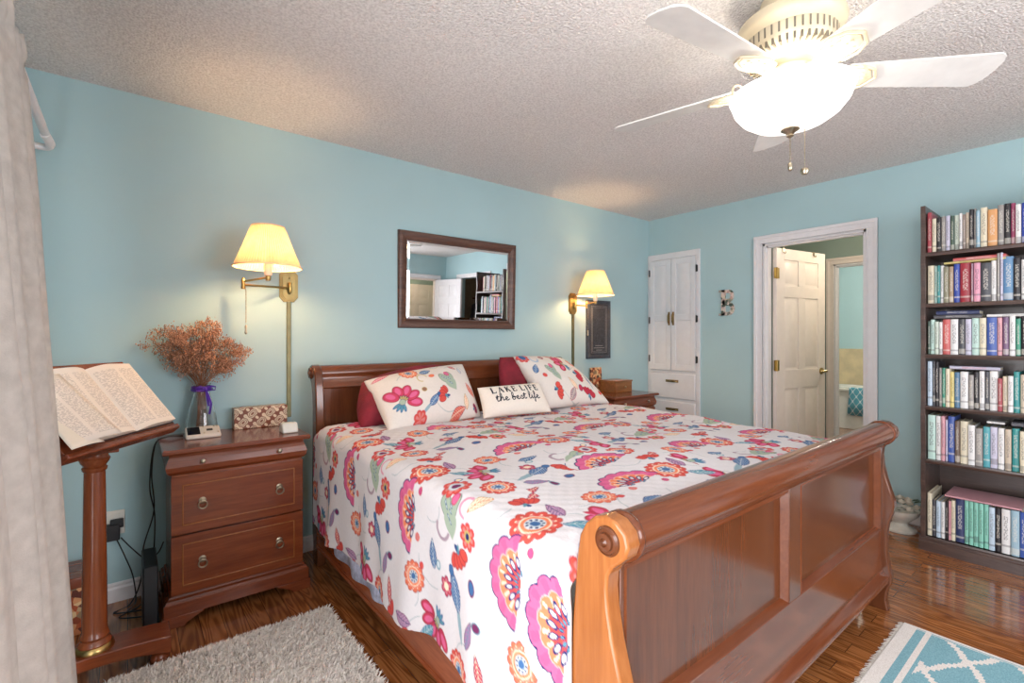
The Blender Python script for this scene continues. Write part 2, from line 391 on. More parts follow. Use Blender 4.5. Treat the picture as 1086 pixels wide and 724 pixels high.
for x in (0.09, 0.52):
    mb = MB(); mb.box(x-.012, x+.012, -0.024, 0.022, 2.016, 2.019); mb.box(x-.012, x+.012, -0.024, -0.021, 1.985, 2.019)
    mb.tube([(x, -0.023, 1.985), (x, -0.030, 1.972), (x, -0.040, 1.975), (x, -0.042, 1.985)], 0.004, 6)
    tag(mb.build('over_door_hook', M['pewter'], dr, world=False), 'small metal over-the-door hook')
# entry door standing open beside the closet (seen in the mirror) and the hall closet door
d2 = panel_door('door_2', 0.77, 2.015, (EX1-0.03, YF+0.02, 0), math.radians(82), M['white'])
mb = MB()
for s in (-1, 1):
    mb.lathe([(0.028, 0), (0.028, 0.006), (0.012, 0.012), (0.012, 0.04), (0.026, 0.05), (0.026, 0.068), (0.012, 0.076)], (0.71, -s*0.0175, 0.955), 16, Matrix.Rotation(s*PI/2, 4, 'X'))
mb.build('door_handle', M['brass'], d2, smooth=40, world=False)
d3 = panel_door('door_3', 0.75, 2.0, (-0.40, -6.12, 0), 0, M['door'])

# ------------------------------------------------------------------ built-in cabinet
cab = empty('built_in_cabinet', (-0.005, -0.285, 0), 'tall white built-in cabinet with two panelled doors over drawers in the room corner', 'cabinet')
mb = MB()
mb.box(0.0, 0.10, -0.553, -0.016, 0.055, 2.068)
F = -0.018
mb.box(F, 0.0, -0.569, -0.534, 0.0, 2.08); mb.box(F, 0.0, -0.034, -0.003, 0.0, 2.08)
mb.box(F, 0.0, -0.534, -0.034, 2.022, 2.08); mb.box(F, 0.0, -0.534, -0.034, 0.918, 0.935); mb.box(F, 0.0, -0.534, -0.034, 0.0, 0.10)
mb.box(F+0.006, 0.0, -0.534, -0.034, 0.10, 0.918)
mb.build('frame', M['cabwhite'], cab, bevel=0.002)
def cab_door(y0, y1, hy):
    mb = MB(); f = F-0.016; z0, z1 = 0.94, 2.017
    mb.box(f+0.008, F, y0, y1, z0, z1)
    s = 0.045
    mb.box(f, f+0.008, y0, y0+s, z0, z1); mb.box(f, f+0.008, y1-s, y1, z0, z1)
    rows = [(z0, z0+0.055), (1.42, 1.475), (z1-0.055, z1)]
    for a, b in rows: mb.box(f, f+0.008, y0+s, y1-s, a, b)
    for a, b in ((rows[0][1], rows[1][0]), (rows[1][1], rows[2][0])):
        g, g2 = 0.008, 0.034
        p = [(y0+s+g, a+g), (y1-s-g, a+g), (y1-s-g, b-g), (y0+s+g, b-g)]; q = [(y0+s+g2, a+g2), (y1-s-g2, a+g2), (y1-s-g2, b-g2), (y0+s+g2, b-g2)]
        mb.add([(f+0.008, u, v) for u, v in p]+[(f+0.001, u, v) for u, v in q], [(0, 1, 5, 4), (1, 2, 6, 5), (2, 3, 7, 6), (3, 0, 4, 7), (4, 5, 6, 7)])
    d = mb.build('door', M['cabwhite'], cab, bevel=0.002)
    h = MB(); h.box(f-0.004, f, hy-0.010, hy+0.010, 1.375, 1.505)
    h.prism([(f-0.004, 1.385), (f-0.016, 1.395), (f-0.024, 1.415), (f-0.024, 1.465), (f-0.016, 1.485), (f-0.004, 1.495), (f-0.004, 1.480), (f-0.014, 1.462), (f-0.014, 1.418), (f-0.004, 1.400)], 'y', hy-0.006, hy+0.006)
    h.build('handle', M['antique'], d, bevel=0.002)
cab_door(-0.276, -0.040, -0.258); cab_door(-0.532, -0.284, -0.304)
for y in (-0.028, -0.541):
    for z in (1.90, 1.43, 1.05):
        mb = MB(); mb.box(F-0.006, F, y-0.010, y+0.010, z-0.03, z+0.03); mb.lathe([(0.006, -0.033), (0.006, 0.033)], (F-0.010, y, z), 8)
        mb.build('hinge', M['black'], cab)
for z0, z1 in ((0.668, 0.912), (0.40, 0.640), (0.12, 0.37)):
    mb = MB(); f = F-0.014; mb.box(f, F+0.006, -0.530, -0.040, z0, z1)
    d = mb.build('drawer', M['cabwhite'], cab, bevel=0.008)
    h = MB(); zc = z1-0.075; h.box(f-0.004, f, -0.36, -0.22, zc-0.012, zc+0.012)
    h.prism([(f-0.004, -0.35), (f-0.02, -0.335), (f-0.02, -0.245), (f-0.004, -0.23)], 'z', zc-0.006, zc+0.006)
    h.build('handle', M['antique'], d, bevel=0.002)

# ------------------------------------------------------------------ bath seen through both doorways
tub = empty('bathtub', (3.6, -1.0, 0), 'white built-in bathtub with a flat apron seen through the doorways', 'bathtub')
porc = plain('tub_porcelain', (236, 234, 226), 0.15, noise=0.01)
mb = MB(); x0, x1, y0, y1, z = 3.58, 4.295, -2.65, 0.35, 0.56
mb.box(x0+0.03, x0+0.06, y0, y1, 0, z-0.04)
ro = [(x0, y0), (x1, y0), (x1, y1), (x0, y1)]; ri = [(x0+.10, y0+.1), (x1-.06, y0+.1), (x1-.06, y1-.12), (x0+.10, y1-.12)]; rb = [(x0+.16, y0+.3), (x1-.12, y0+.3), (x1-.12, y1-.3), (x0+.16, y1-.3)]
vs = [(a, b, z-.045) for a, b in ro]+[(a, b, z) for a, b in ro]+[(a, b, z) for a, b in ri]+[(a, b, 0.16) for a, b in rb]
fs = [(k+4*L, (k+1) % 4+4*L, (k+1) % 4+4*(L+1), k+4*(L+1)) for L in range(3) for k in range(4)]+[(12, 13, 14, 15), (3, 2, 1, 0)]
mb.add(vs, fs); mb.build('shell', porc, tub, bevel=0.01)
# towel over the rim: teal with a white ogee lattice
def lattice(name, c1, c2, cellx, celly, ax=(1, 2), thick=0.12):
    m, nt, b = newmat(name); L = nt.links.new
    tc = N(nt, 'ShaderNodeTexCoord'); sp = N(nt, 'ShaderNodeSeparateXYZ'); L(tc.outputs['Object'], sp.inputs[0])
    def mth(op, a, b_=None):
        n = N(nt, 'ShaderNodeMath', operation=op)
        for i, q in enumerate((a, b_)):
            if q is None: continue
            if isinstance(q, (int, float)): n.inputs[i].default_value = q
            else: L(q, n.inputs[i])
        return n.outputs[0]
    u = mth('MULTIPLY', sp.outputs[ax[0]], 2*PI/cellx); v = mth('MULTIPLY', sp.outputs[ax[1]], 2*PI/celly)
    s = mth('ABSOLUTE', mth('ADD', mth('COSINE', u), mth('COSINE', v)))
    k = mth('LESS_THAN', s, thick*2)
    mx = N(nt, 'ShaderNodeMix', data_type='RGBA'); L(k, mx.inputs[0]); mx.inputs[6].default_value = (*lin(c1), 1); mx.inputs[7].default_value = (*lin(c2), 1)
    L(mx.outputs[2], b.inputs['Base Color']); b.inputs['Roughness'].default_value = 0.9
    return m
mb = MB(); P = []
prof = [(4.295-.55, 0.40), (4.295-.60, 0.50), (3.675, 0.569), (3.62, 0.575), (3.572, 0.569), (3.565, 0.50), (3.562, 0.36), (3.56, 0.20)]
for i in range(11):
    y = -0.67-0.26*i/10; P.append([(p+0.006*math.sin(i*1.3)*(1 if q < 0.5 else 0), y+0.01*math.sin(q*9+i), q) for p, q in prof])
mb.grid(P); o = mb.build('bath_towel', lattice('towel_lattice', (96, 170, 190), (225, 238, 240), 0.085*1, 0.13), smooth=60)
sm = o.modifiers.new('thick', 'SOLIDIFY'); sm.thickness = 0.006
tag(o, 'teal bath towel with white lattice pattern hung over the bathtub rim', 'towel')

# ------------------------------------------------------------------ closet clothes seen in the mirror
rod = empty('clothes_rail', (0.4, -3.85, 1.72), 'wooden clothes rail inside the dark closet', 'rail')
mb = MB(); mb.tube([(0.4, -4.549, 1.72), (0.4, -3.151, 1.72)], 0.016, 10); mb.build('pole', M['cherry'], rod, smooth=40)
for i, (y, c, nm, ln) in enumerate([(-3.88, (150, 62, 30), 'rust orange', 1.0), (-3.99, (60, 22, 24), 'dark maroon', 1.05), (-4.10, (24, 22, 24), 'black', 0.95), (-4.21, (38, 34, 40), 'charcoal', 1.1)]):
    g = empty('hanging_garment', (0.4, y, 0.6), nm+' garment hanging from the closet rail', 'clothing', 'clothes on the closet rail')
    mb = MB()
    outline = [(-0.20, 1.60), (-0.06, 1.66), (0.06, 1.66), (0.20, 1.60), (0.235, 1.30), (0.21, 1.64-ln), (-0.21, 1.64-ln), (-0.235, 1.30)]
    mb.prism([(0.4+p, q) for p, q in outline], 'y', y-0.025, y+0.025)
    mb.build('cloth', plain('garment_'+nm.replace(' ', '_'), c, 0.9, noise=0.2), g, bevel=0.018)
    mb = MB(); mb.tube([(0.4, y, 1.655), (0.4, y, 1.70)], 0.003, 6); mb.torus((0.4, y, 1.7225), 0.0225, 0.003, Matrix.Rotation(PI/2, 4, 'X'), 14, 6, -PI/2, PI*0.9)
    mb.build('hanger', M['pewter'], g)

# ------------------------------------------------------------------ the bed
BX0, BX1 = -3.35, -1.385
bed = empty('sleigh_bed', ((BX0+BX1)/2, -1.2, 0), 'large cherry wood sleigh bed with scrolled headboard and panelled footboard', 'bed')
# --- footboard: end posts cut to the sleigh profile (y, z)
post = [(-2.325, 0.0), (-2.235, 0.0), (-2.222, 0.03), (-2.222, 0.07), (-2.232, 0.10), (-2.205, 0.13), (-2.195, 0.20), (-2.190, 0.45), (-2.198, 0.60),
        (-2.208, 0.70), (-2.212, 0.755), (-2.222, 0.810), (-2.240, 0.842), (-2.265, 0.864), (-2.295, 0.873), (-2.325, 0.868), (-2.350, 0.848), (-2.358, 0.822), (-2.350, 0.798),
        (-2.334, 0.782), (-2.315, 0.766), (-2.303, 0.745), (-2.300, 0.715), (-2.304, 0.670), (-2.316, 0.610), (-2.332, 0.555), (-2.345, 0.51), (-2.347, 0.485), (-2.341, 0.455), (-2.326, 0.41), (-2.318, 0.36),
        (-2.318, 0.27), (-2.326, 0.21), (-2.336, 0.165), (-2.332, 0.125), (-2.320, 0.095), (-2.314, 0.05)]
def knob(mb, x, y, z, s, R=0.032):
    Mx = Matrix.Rotation(s*PI/2, 4, 'Y')
    mb.lathe([(R, -0.002), (R, 0.004), (R*0.86, 0.009), (R*0.80, 0.006), (R*0.62, 0.006), (R*0.58, 0.013), (R*0.30, 0.015), (R*0.26, 0.011), (R*0.14, 0.014), (0.0001, 0.018)], (x, y, z), 28, Mx)
for s, xa, xb in ((-1, BX0, BX0+0.045), (1, BX1-0.045, BX1)):
    mb = MB(); mb.prism(post, 'x', xa, xb); p = mb.build('footboard_post', M['litpost'] if s < 0 else M['bedz'], bed, smooth=40, bevel=0.006)
    mb = MB(); knob(mb, xa if s < 0 else xb, -2.305, 0.822, s); mb.build('rosette', M['bedz'], p, smooth=30)
XI0, XI1 = BX0+0.043, BX1-0.043
mb = MB()   # scrolled top rail
rail = []
for k in range(22):
    a = math.radians(-62+k*(262/21)); rail.append((-2.303+0.047*math.cos(a+PI/2)*1.0, 0.822+0.047*math.sin(a+PI/2)))
rail = [(-2.300+0.052*math.sin(math.radians(t)), 0.818+0.050*math.cos(math.radians(t))) for t in range(118, -118, -12)]
rail += [(-2.330, 0.783), (-2.318, 0.772), (-2.312, 0.762), (-2.303, 0.757), (-2.303, 0.742), (-2.236, 0.742), (-2.232, 0.78)]
mb.prism(rail, 'x', XI0, XI1)
for xx in (XI0+0.012, XI1-0.012):   # turned collars next to the posts
    mb.lathe([(0.053, -0.012), (0.056, -0.008), (0.056, 0.008), (0.053, 0.012)], (xx, -2.300, 0.818), 28, Matrix.Rotation(PI/2, 4, 'Y'))
mb.build('footboard_rail', M['bedx'], bed, smooth=40)
FP = -2.282   # panel face
mb = MB()
mb.box(XI0, XI1, -2.302, -2.24, 0.13, 0.375)                       # deep bottom rail
mb.prism([(-2.302, 0.125), (-2.318, 0.128), (-2.330, 0.140), (-2.330, 0.158), (-2.322, 0.170), (-2.308, 0.178), (-2.300, 0.190), (-2.24, 0.19), (-2.24, 0.125)], 'x', XI0, XI1)
mb.build('footboard_frame', M['bedx'], bed, bevel=0.003)
for xa, xb in ((-2.438, -2.350), (XI0, XI0+0.012), (XI1-0.030, XI1)):
    mb = MB(); mb.box(xa, xb, -2.3045, -2.25, 0.3755, 0.757); mb.build('stile', M['bedz'], bed, bevel=0.002)
def mould(mb, x0, x1, z0, z1, yf=-2.300, yb=FP, w=0.018):
    # bevelled bead round a sunk panel
    for (a, b, c, d) in ((x0, z0, x1, z0), (x1, z0, x1, z1), (x1, z1, x0, z1), (x0, z1, x0, z0)):
        cxm, czm = (x0+x1)/2, (z0+z1)/2
        def inn(x, z, k): return (x+(k if x < cxm else -k), z+(k if z < czm else -k))
        o0, o1 = (a, b), (c, d); m0, m1 = inn(a, b, w*.45), inn(c, d, w*.45); i0, i1 = inn(a, b, w), inn(c, d, w)
        mb.add([(o0[0], yf, o0[1]), (o1[0], yf, o1[1]), (m1[0], yf-0.005, m1[1]), (m0[0], yf-0.005, m0[1]), (i1[0], yb, i1[1]), (i0[0], yb, i0[1])], [(0, 1, 2, 3), (3, 2, 4, 5)])
for x0, x1 in ((XI0+0.012, -2.438), (-2.350, XI1-0.030)):
    mb = MB(); mb.box(x0, x1, FP, FP+0.014, 0.372, 0.757); p = mb.build('footboard_panel', M['bedz'], bed)
    mb = MB(); mould(mb, x0, x1, 0.374, 0.756); mb.build('bead_moulding', M['bedx'], p, smooth=50)
# --- headboard
hp = [(-0.255, 0.0), (-0.180, 0.0), (-0.172, 0.05), (-0.182, 0.10), (-0.165, 0.16), (-0.160, 0.45), (-0.165, 0.70), (-0.168, 0.86), (-0.160, 0.94), (-0.145, 0.985), (-0.125, 1.015), (-0.105, 1.030), (-0.092, 1.050),
      (-0.096, 1.078), (-0.115, 1.096), (-0.142, 1.102), (-0.172, 1.096), (-0.196, 1.076), (-0.212, 1.040), (-0.222, 0.99), (-0.232, 0.92), (-0.238, 0.80), (-0.242, 0.60), (-0.246, 0.30), (-0.250, 0.12), (-0.262, 0.08), (-0.264, 0.04)]
for s, xa, xb in ((-1, BX0+0.01, BX0+0.055), (1, BX1-0.055, BX1-0.01)):
    mb = MB(); mb.prism(hp, 'x', xa, xb); p = mb.build('headboard_post', M['bedz'], bed, smooth=40, bevel=0.006)
    mb = MB(); knob(mb, xa if s < 0 else xb, -0.142, 1.056, s, 0.034); mb.build('rosette', M['bedz'], p, smooth=30)
mb = MB()
hr = [(-0.142+0.050*math.sin(math.radians(t)), 1.052+0.046*math.cos(math.radians(t))) for t in range(120, -120, -12)] + [(-0.188, 1.02), (-0.205, 0.99), (-0.210, 0.975), (-0.200, 0.965), (-0.165, 0.965)]
mb.prism(hr, 'x', BX0+0.05, BX1-0.05); mb.build('headboard_rail', M['bedx'], bed, smooth=40)
mb = MB(); mb.box(BX0+0.05, BX1-0.05, -0.195, -0.175, 0.25, 0.97)
for x0, x1 in ((BX0+0.05, BX0+0.10), (-2.41, -2.33), (BX1-0.10, BX1-0.05)): mb.box(x0, x1, -0.212, -0.19, 0.25, 0.97)
mb.box(BX0+0.05, BX1-0.05, -0.212, -0.19, 0.25, 0.42); mb.build('headboard_panel', M['bedz'], bed, bevel=0.003)
for xa in (BX0+0.012, BX1-0.042):
    mb = MB(); mb.box(xa, xa+0.03, -2.20, -0.24, 0.11, 0.33); mb.box(xa-0.004, xa+0.034, -2.20, -0.24, 0.105, 0.125)
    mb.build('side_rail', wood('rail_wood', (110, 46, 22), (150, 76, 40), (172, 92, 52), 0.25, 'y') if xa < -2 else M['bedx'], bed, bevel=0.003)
mat_ = empty('mattress', ((BX0+BX1)/2, -1.2, 0.30), 'thick mattress and pale box spring on the bed under the floral quilt', 'mattress')
mb = MB(); mb.box(BX0+0.05, BX1-0.05, -2.16, -0.27, 0.30, 0.47); mb.build('box_spring', plain('ticking', (170, 180, 215), 0.9, noise=0.15, scale=60), mat_, bevel=0.015)
mb = MB(); mb.box(BX0+0.05, BX1-0.05, -2.17, -0.26, 0.475, 0.745); mb.build('pad', M['plastic'], mat_, bevel=0.05)

# ------------------------------------------------------------------ printed cloth: painting the floral print per vertex
def C_(s): return np.array(lin(s))
WHT = C_((226, 222, 224))
class Canvas:
    def __init__(s, U, V, res, wrap=True):
        s.U, s.V, s.res, s.wrap = U, V, res, wrap
        s.nu, s.nv = int(round(U/res)), int(round(V/res)); s.im = np.zeros((s.nu, s.nv, 3)); s.im[:] = WHT
    def local(s, u, v, R):
        k = int(R/s.res)+2; iu = int(round(u/s.res)); iv = int(round(v/s.res))
        I = np.arange(iu-k, iu+k+1); J = np.arange(iv-k, iv+k+1)
        if not s.wrap: I = I[(I >= 0) & (I < s.nu)]; J = J[(J >= 0) & (J < s.nv)]
        du = (I*s.res-u)[:, None]*np.ones(len(J)); dv = (J*s.res-v)[None, :]*np.ones((len(I), 1))
        return np.ix_(I % s.nu, J % s.nv), du, dv
    def paint(s, idx, mask, col, a=1.0):
        m = (np.clip(mask, 0, 1)*a)[..., None]; s.im[idx] = s.im[idx]*(1-m)+np.array(col)*m
    def frame(s, u, v, R, ang):
        idx, du, dv = s.local(u, v, R); c, n = math.cos(ang), math.sin(ang)
        return idx, du*c+dv*n, -du*n+dv*c
def aa(d, w=0.0016): return np.clip(0.5-d/w, 0, 1)
CORAL = C_((214, 84, 74)); PINK = C_((222, 106, 150)); HOT = C_((204, 84, 132)); ORG = C_((236, 134, 96)); ROSE = C_((196, 62, 88)); NAVY = C_((36, 44, 104)); TEAL = C_((92, 150, 168)); STEEL = C_((70, 110, 160))
SAGE = C_((168, 184, 164)); OLIVE = C_((196, 176, 110)); PALE = C_((206, 216, 220)); PLUM = C_((120, 50, 96)); CREAM = C_((244, 228, 200))
def petals(cv, u, v, R, n, ang, col, edge, depth=0.22, core=None, inner=None):
    idx, x, y = cv.frame(u, v, R*1.2, ang); r = np.hypot(x, y); t = np.arctan2(y, x)
    lob = R*(1-depth*(1-np.abs(np.cos(n*t/2))**0.7))
    cv.paint(idx, aa(r-lob), edge); cv.paint(idx, aa(r-lob+0.0035), col)
    cv.paint(idx, aa(r-lob*0.72)*(np.cos(n*t) > -0.2), inner if inner is not None else col*0.6+WHT*0.4, 0.55)
    if core:
        for k, (f, c) in enumerate(core): cv.paint(idx, aa(r-R*f), c)
def dots(cv, u, v, R, n, r0, col, ph=0):
    for k in range(n):
        a = 2*PI*k/n+ph; idx, x, y = cv.frame(u+R*math.cos(a), v+R*math.sin(a), r0*1.6, 0); cv.paint(idx, aa(np.hypot(x, y)-r0), col)
def ell(cv, u, v, a, b, ang, col, edge=None, rim=0.003):
    idx, x, y = cv.frame(u, v, max(a, b)*1.2, ang); d = (np.sqrt((x/a)**2+(y/b)**2)-1)*min(a, b)
    if edge is not None: cv.paint(idx, aa(d), edge); cv.paint(idx, aa(d+rim), col)
    else: cv.paint(idx, aa(d), col)
def leaf(cv, u, v, L, W, ang, col, edge=None, vein=None):
    idx, x, y = cv.frame(u, v, L*0.7, ang); t = np.clip(x/L+0.5, 0, 1); wd = W*0.5*np.sin(PI*t**0.8); d = np.abs(y)-wd; inside = (np.abs(x) < L/2)
    if edge is not None: cv.paint(idx, aa(d)*inside, edge); cv.paint(idx, aa(d+0.0028)*inside, col)
    else: cv.paint(idx, aa(d)*inside, col)
    if vein is not None:
        cv.paint(idx, aa(np.abs(y)-0.0012)*inside*(d < 0), vein); s_ = np.mod(x*1.0+np.abs(y)*1.1, 0.014); cv.paint(idx, (s_ < 0.003)*(d < -0.002)*inside*1.0, vein, 0.8)
def stroke(cv, pts, w, col):
    for (a, b) in zip(pts[:-1], pts[1:]):
        a, b = np.array(a), np.array(b); mid = (a+b)/2; L = np.hypot(*(b-a)); idx, x, y = cv.frame(mid[0], mid[1], L/2+w*2, math.atan2(b[1]-a[1], b[0]-a[0]))
        d = np.hypot(np.maximum(np.abs(x)-L/2, 0), y)-w; cv.paint(idx, aa(d), col)
def curl(cv, u, v, R, a0, a1, w, col, sx=1):
    pts = []
    for k in range(15):
        a = a0+(a1-a0)*k/14; pts.append((u+R*math.cos(a), v+sx*R*math.sin(a)))
    stroke(cv, pts, w, col)
def fan(cv, u, v, R, ang):
    """large carnation: scalloped fan opening along +v' with an orange heart and navy teardrops at its base"""
    idx, x, y = cv.frame(u, v, R*1.35, ang); x0 = x+R*0.55; r = np.hypot(x0, y*0.98); t = np.arctan2(y*0.98, x0)
    lob = R*1.12*(1-0.10*(1-np.abs(np.cos(t*7))**0.6)); sec = (np.abs(t) < 1.45)
    cv.paint(idx, aa(r-lob)*sec, NAVY); cv.paint(idx, aa(r-lob+0.005)*sec, PINK)
    cv.paint(idx, aa(r-lob*0.93)*sec*(np.cos(t*14) > 0.2), HOT, 0.45)
    lob2 = R*0.80*(1-0.12*(1-np.abs(np.cos(t*6))**0.6)); cv.paint(idx, aa(r-lob2)*sec, CREAM*0.5+PINK*0.5); cv.paint(idx, aa(r-lob2+0.004)*sec, ORG)
    cv.paint(idx, aa(r-lob2*0.9)*sec*(np.cos(t*16+1) > 0.55)*(r > R*0.40), CREAM, 0.8)
    lob3 = R*0.48; cv.paint(idx, aa(r-lob3)*(np.abs(t) < 1.5), CORAL)
    for k in range(-3, 4):
        a = k*0.42; r1 = R*0.46; ell(cv, *glob(u, v, ang, -R*0.60+r1*math.cos(a), r1*math.sin(a)*1.1), R*0.17, R*0.075, ang+a, WHT, NAVY, 0.004)
        r1 = R*0.24; ell(cv, *glob(u, v, ang, -R*0.64+r1*math.cos(a), r1*math.sin(a)*1.15), R*0.09, R*0.040, ang+a, TEAL, NAVY, 0.002)
def glob(u, v, ang, x, y): return (u+x*math.cos(ang)-y*math.sin(ang), v+x*math.sin(ang)+y*math.cos(ang))
def five(cv, u, v, R, ang, col=ROSE):
    for k in range(5):
        a = ang+(-1.25+k*0.62); ell(cv, u+R*0.62*math.cos(a), v+R*0.62*math.sin(a), R*0.40, R*0.25, a, col, C_((150, 44, 60)), 0.003)
        ell(cv, u+R*0.66*math.cos(a), v+R*0.66*math.sin(a), R*0.24, R*0.12, a, PINK)
    for k in range(4):
        a = ang-0.6+k*0.4; ell(cv, u+R*0.22*math.cos(a), v+R*0.22*math.sin(a), R*0.16, R*0.06, a, OLIVE, NAVY, 0.002)
    for k in range(4):
        a = ang+PI-0.7+k*0.45; ell(cv, u+R*0.30*math.cos(a), v+R*0.30*math.sin(a), R*0.22, R*0.08, a, TEAL, STEEL, 0.003)
    ell(cv, u, v, R*0.16, R*0.16, 0, SAGE, NAVY, 0.002)
def daisy(cv, u, v, R, a=0.0, c=CORAL):
    petals(cv, u, v, R, 12, a, c, C_((178, 66, 60)), 0.16, [(0.60, CREAM), (0.54, ORG), (0.40, PALE), (0.20, STEEL)]); dots(cv, u, v, R*0.30, 9, R*0.06, NAVY); dots(cv, u, v, R*0.74, 12, R*0.045, CREAM)
def bird(cv, u, v, L, ang):
    leaf(cv, *glob(u, v, ang, -L*0.28, 0), L*0.62, L*0.11, ang, TEAL*0.7+WHT*0.3)
    leaf(cv, *glob(u, v, ang, L*0.10, 0), L*0.62, L*0.26, ang+0.06, STEEL, NAVY, PALE); ell(cv, *glob(u, v, ang, L*0.36, L*0.02), L*0.085, L*0.065, ang, STEEL, NAVY, 0.002)
def heart(cv, u, v, L, ang):
    for s in (-1, 1): ell(cv, *glob(u, v, ang, L*0.12, s*L*0.14), L*0.30, L*0.19, ang+s*0.35, SAGE, C_((120, 130, 120)), 0.003)
    leaf(cv, *glob(u, v, ang, -L*0.22, 0), L*0.75, L*0.50, ang+PI, SAGE); ell(cv, *glob(u, v, ang, L*0.28, -L*0.15), L*0.14, L*0.12, ang, PINK, ROSE, 0.003)
    for (x, y) in ((0.10, 0.10), (0.0, -0.05), (-0.1, 0.06), (0.2, 0.16), (0.12, -0.08), (-0.22, 0.0)): ell(cv, *glob(u, v, ang, x*L, y*L), L*0.07, L*0.028, ang+0.5, PALE, STEEL*0.7, 0.0018)
def bell(cv, u, v, R, ang, c=CORAL):
    for k in range(-2, 3): ell(cv, *glob(u, v, ang, R*0.35*math.cos(k*0.5), R*0.65*math.sin(k*0.5)), R*0.42, R*0.28, ang+k*0.4, c, C_((170, 50, 62)), 0.003)
    ell(cv, *glob(u, v, ang, -R*0.2, 0), R*0.30, R*0.14, ang+0.5, NAVY*0.6+STEEL*0.4); ell(cv, *glob(u, v, ang, -R*0.15, R*0.1), R*0.26, R*0.10, ang-0.5, TEAL)
TU, TV = 0.64, 0.575
def make_tile():
    cv = Canvas(TU, TV, 0.002); VN = C_((176, 186, 190))
    # thin vines first; (u: up the drop and across the bed, v: towards the head)
    for (u, v, R, a0, a1) in ((-.10, .20, .07, 0, 2.2), (-.12, -.18, .08, 1.5, 3.6), (.16, .12, .06, 3.0, 5.4), (.24, -.12, .07, .2, 2.4), (-.26, -.04, .06, 4, 6), (.07, -.18, .05, 2.5, 5), (.30, .18, .06, 0, 2.5)): curl(cv, u, v, R, a0, a1, .0016, VN)
    curl(cv, .02, -.25, .035, 1.2, 4.4, .006, PLUM*0.6+WHT*0.4); curl(cv, .12, .20, .032, 0, 3, .005, PINK*0.7+WHT*0.3)
    five(cv, -.30, -.21, .100, 2.6); bird(cv, -.17, .245, .22, .35)
    daisy(cv, -.20, -.075, .056, .2, ORG*0.6+CORAL*0.4); daisy(cv, .185, -.045, .076); daisy(cv, .26, .22, .060, .4, CORAL)
    heart(cv, .085, .285, .145, 0.2); bell(cv, -.03, .235, .062, -2.6); bell(cv, .25, .07, .055, 1.2)
    leaf(cv, -.085, -.185, .105, .046, .1, STEEL, NAVY, PALE); leaf(cv, .26, -.135, .10, .042, 2.3, TEAL, STEEL, PALE); leaf(cv, .15, .17, .095, .050, 2.7, CREAM, OLIVE*0.7, ORG)
    leaf(cv, -.315, .106, .10, .036, .3, ROSE, PLUM, CREAM); leaf(cv, -.24, .16, .10, .040, -.3, C_((170, 130, 170)), PLUM, TEAL); leaf(cv, .28, -.02-.0, .10, .044, 1.4, C_((190, 150, 180)), PLUM, NAVY)
    ell(cv, -.10, .15, .024, .018, .3, STEEL, PLUM, .004); ell(cv, -.15, -.115, .014, .011, 0, CORAL, ROSE); ell(cv, -.06, -.09, .015, .013, 0, CORAL*0.8+WHT*0.2, CORAL)
    ell(cv, -.20, .12, .015, .022, 0, PLUM, TEAL); ell(cv, .10, -.10, .014, .012, 0, HOT, ROSE); ell(cv, .21, -.20, .020, .014, .6, CREAM, STEEL, .004); ell(cv, -.11, -.22, .017, .014, 0, PALE, TEAL, .004)
    petals(cv, .04, .18, .044, 7, 0, CORAL, ROSE, .3, [(0.4, OLIVE), (0.22, NAVY)]); petals(cv, -.16, -.27, .034, 6, 0, ROSE, PLUM, .3, [(0.4, CREAM)])
    petals(cv, .17, -.25, .052, 8, .3, CORAL, ROSE, .25, [(0.5, PALE), (0.3, PLUM)])
    fan(cv, 0, 0, .118, PI/2)
    return cv
TILE = make_tile()
def overlay_fan(col, S_, V_, s0, v0, R):
    cv = Canvas(R*3, R*3, 0.002, wrap=False); fan(cv, R*1.5, R*1.5, R, PI/2)
    a = S_-s0; b = V_-v0; m = (a/(R*1.25))**2+((b-R*0.0)/(R*0.70))**2 < 1
    i = np.clip(((a[m]+R*1.5)/0.002), 0, cv.nu-1).astype(int); j = np.clip(((b[m]+R*1.5)/0.002), 0, cv.nv-1).astype(int); col[m] = cv.im[i, j]
def tile_color(u, v):
    """u, v arrays in metres from the motif origin; columns of the repeat are stepped a little"""
    col = np.floor(u/TU+0.5); v = v - np.where(col <= 0, 0.0, np.where(col == 1, 0.03, 0.19))
    x = np.mod(u, TU)/TU*TILE.nu; y = np.mod(v, TV)/TV*TILE.nv
    i0 = np.floor(x).astype(int); j0 = np.floor(y).astype(int); fx = (x-i0)[..., None]; fy = (y-j0)[..., None]; im = TILE.im
    g = lambda a, b: im[a % TILE.nu, b % TILE.nv]
    return g(i0, j0)*(1-fx)*(1-fy)+g(i0+1, j0)*fx*(1-fy)+g(i0, j0+1)*(1-fx)*fy+g(i0+1, j0+1)*fx*fy
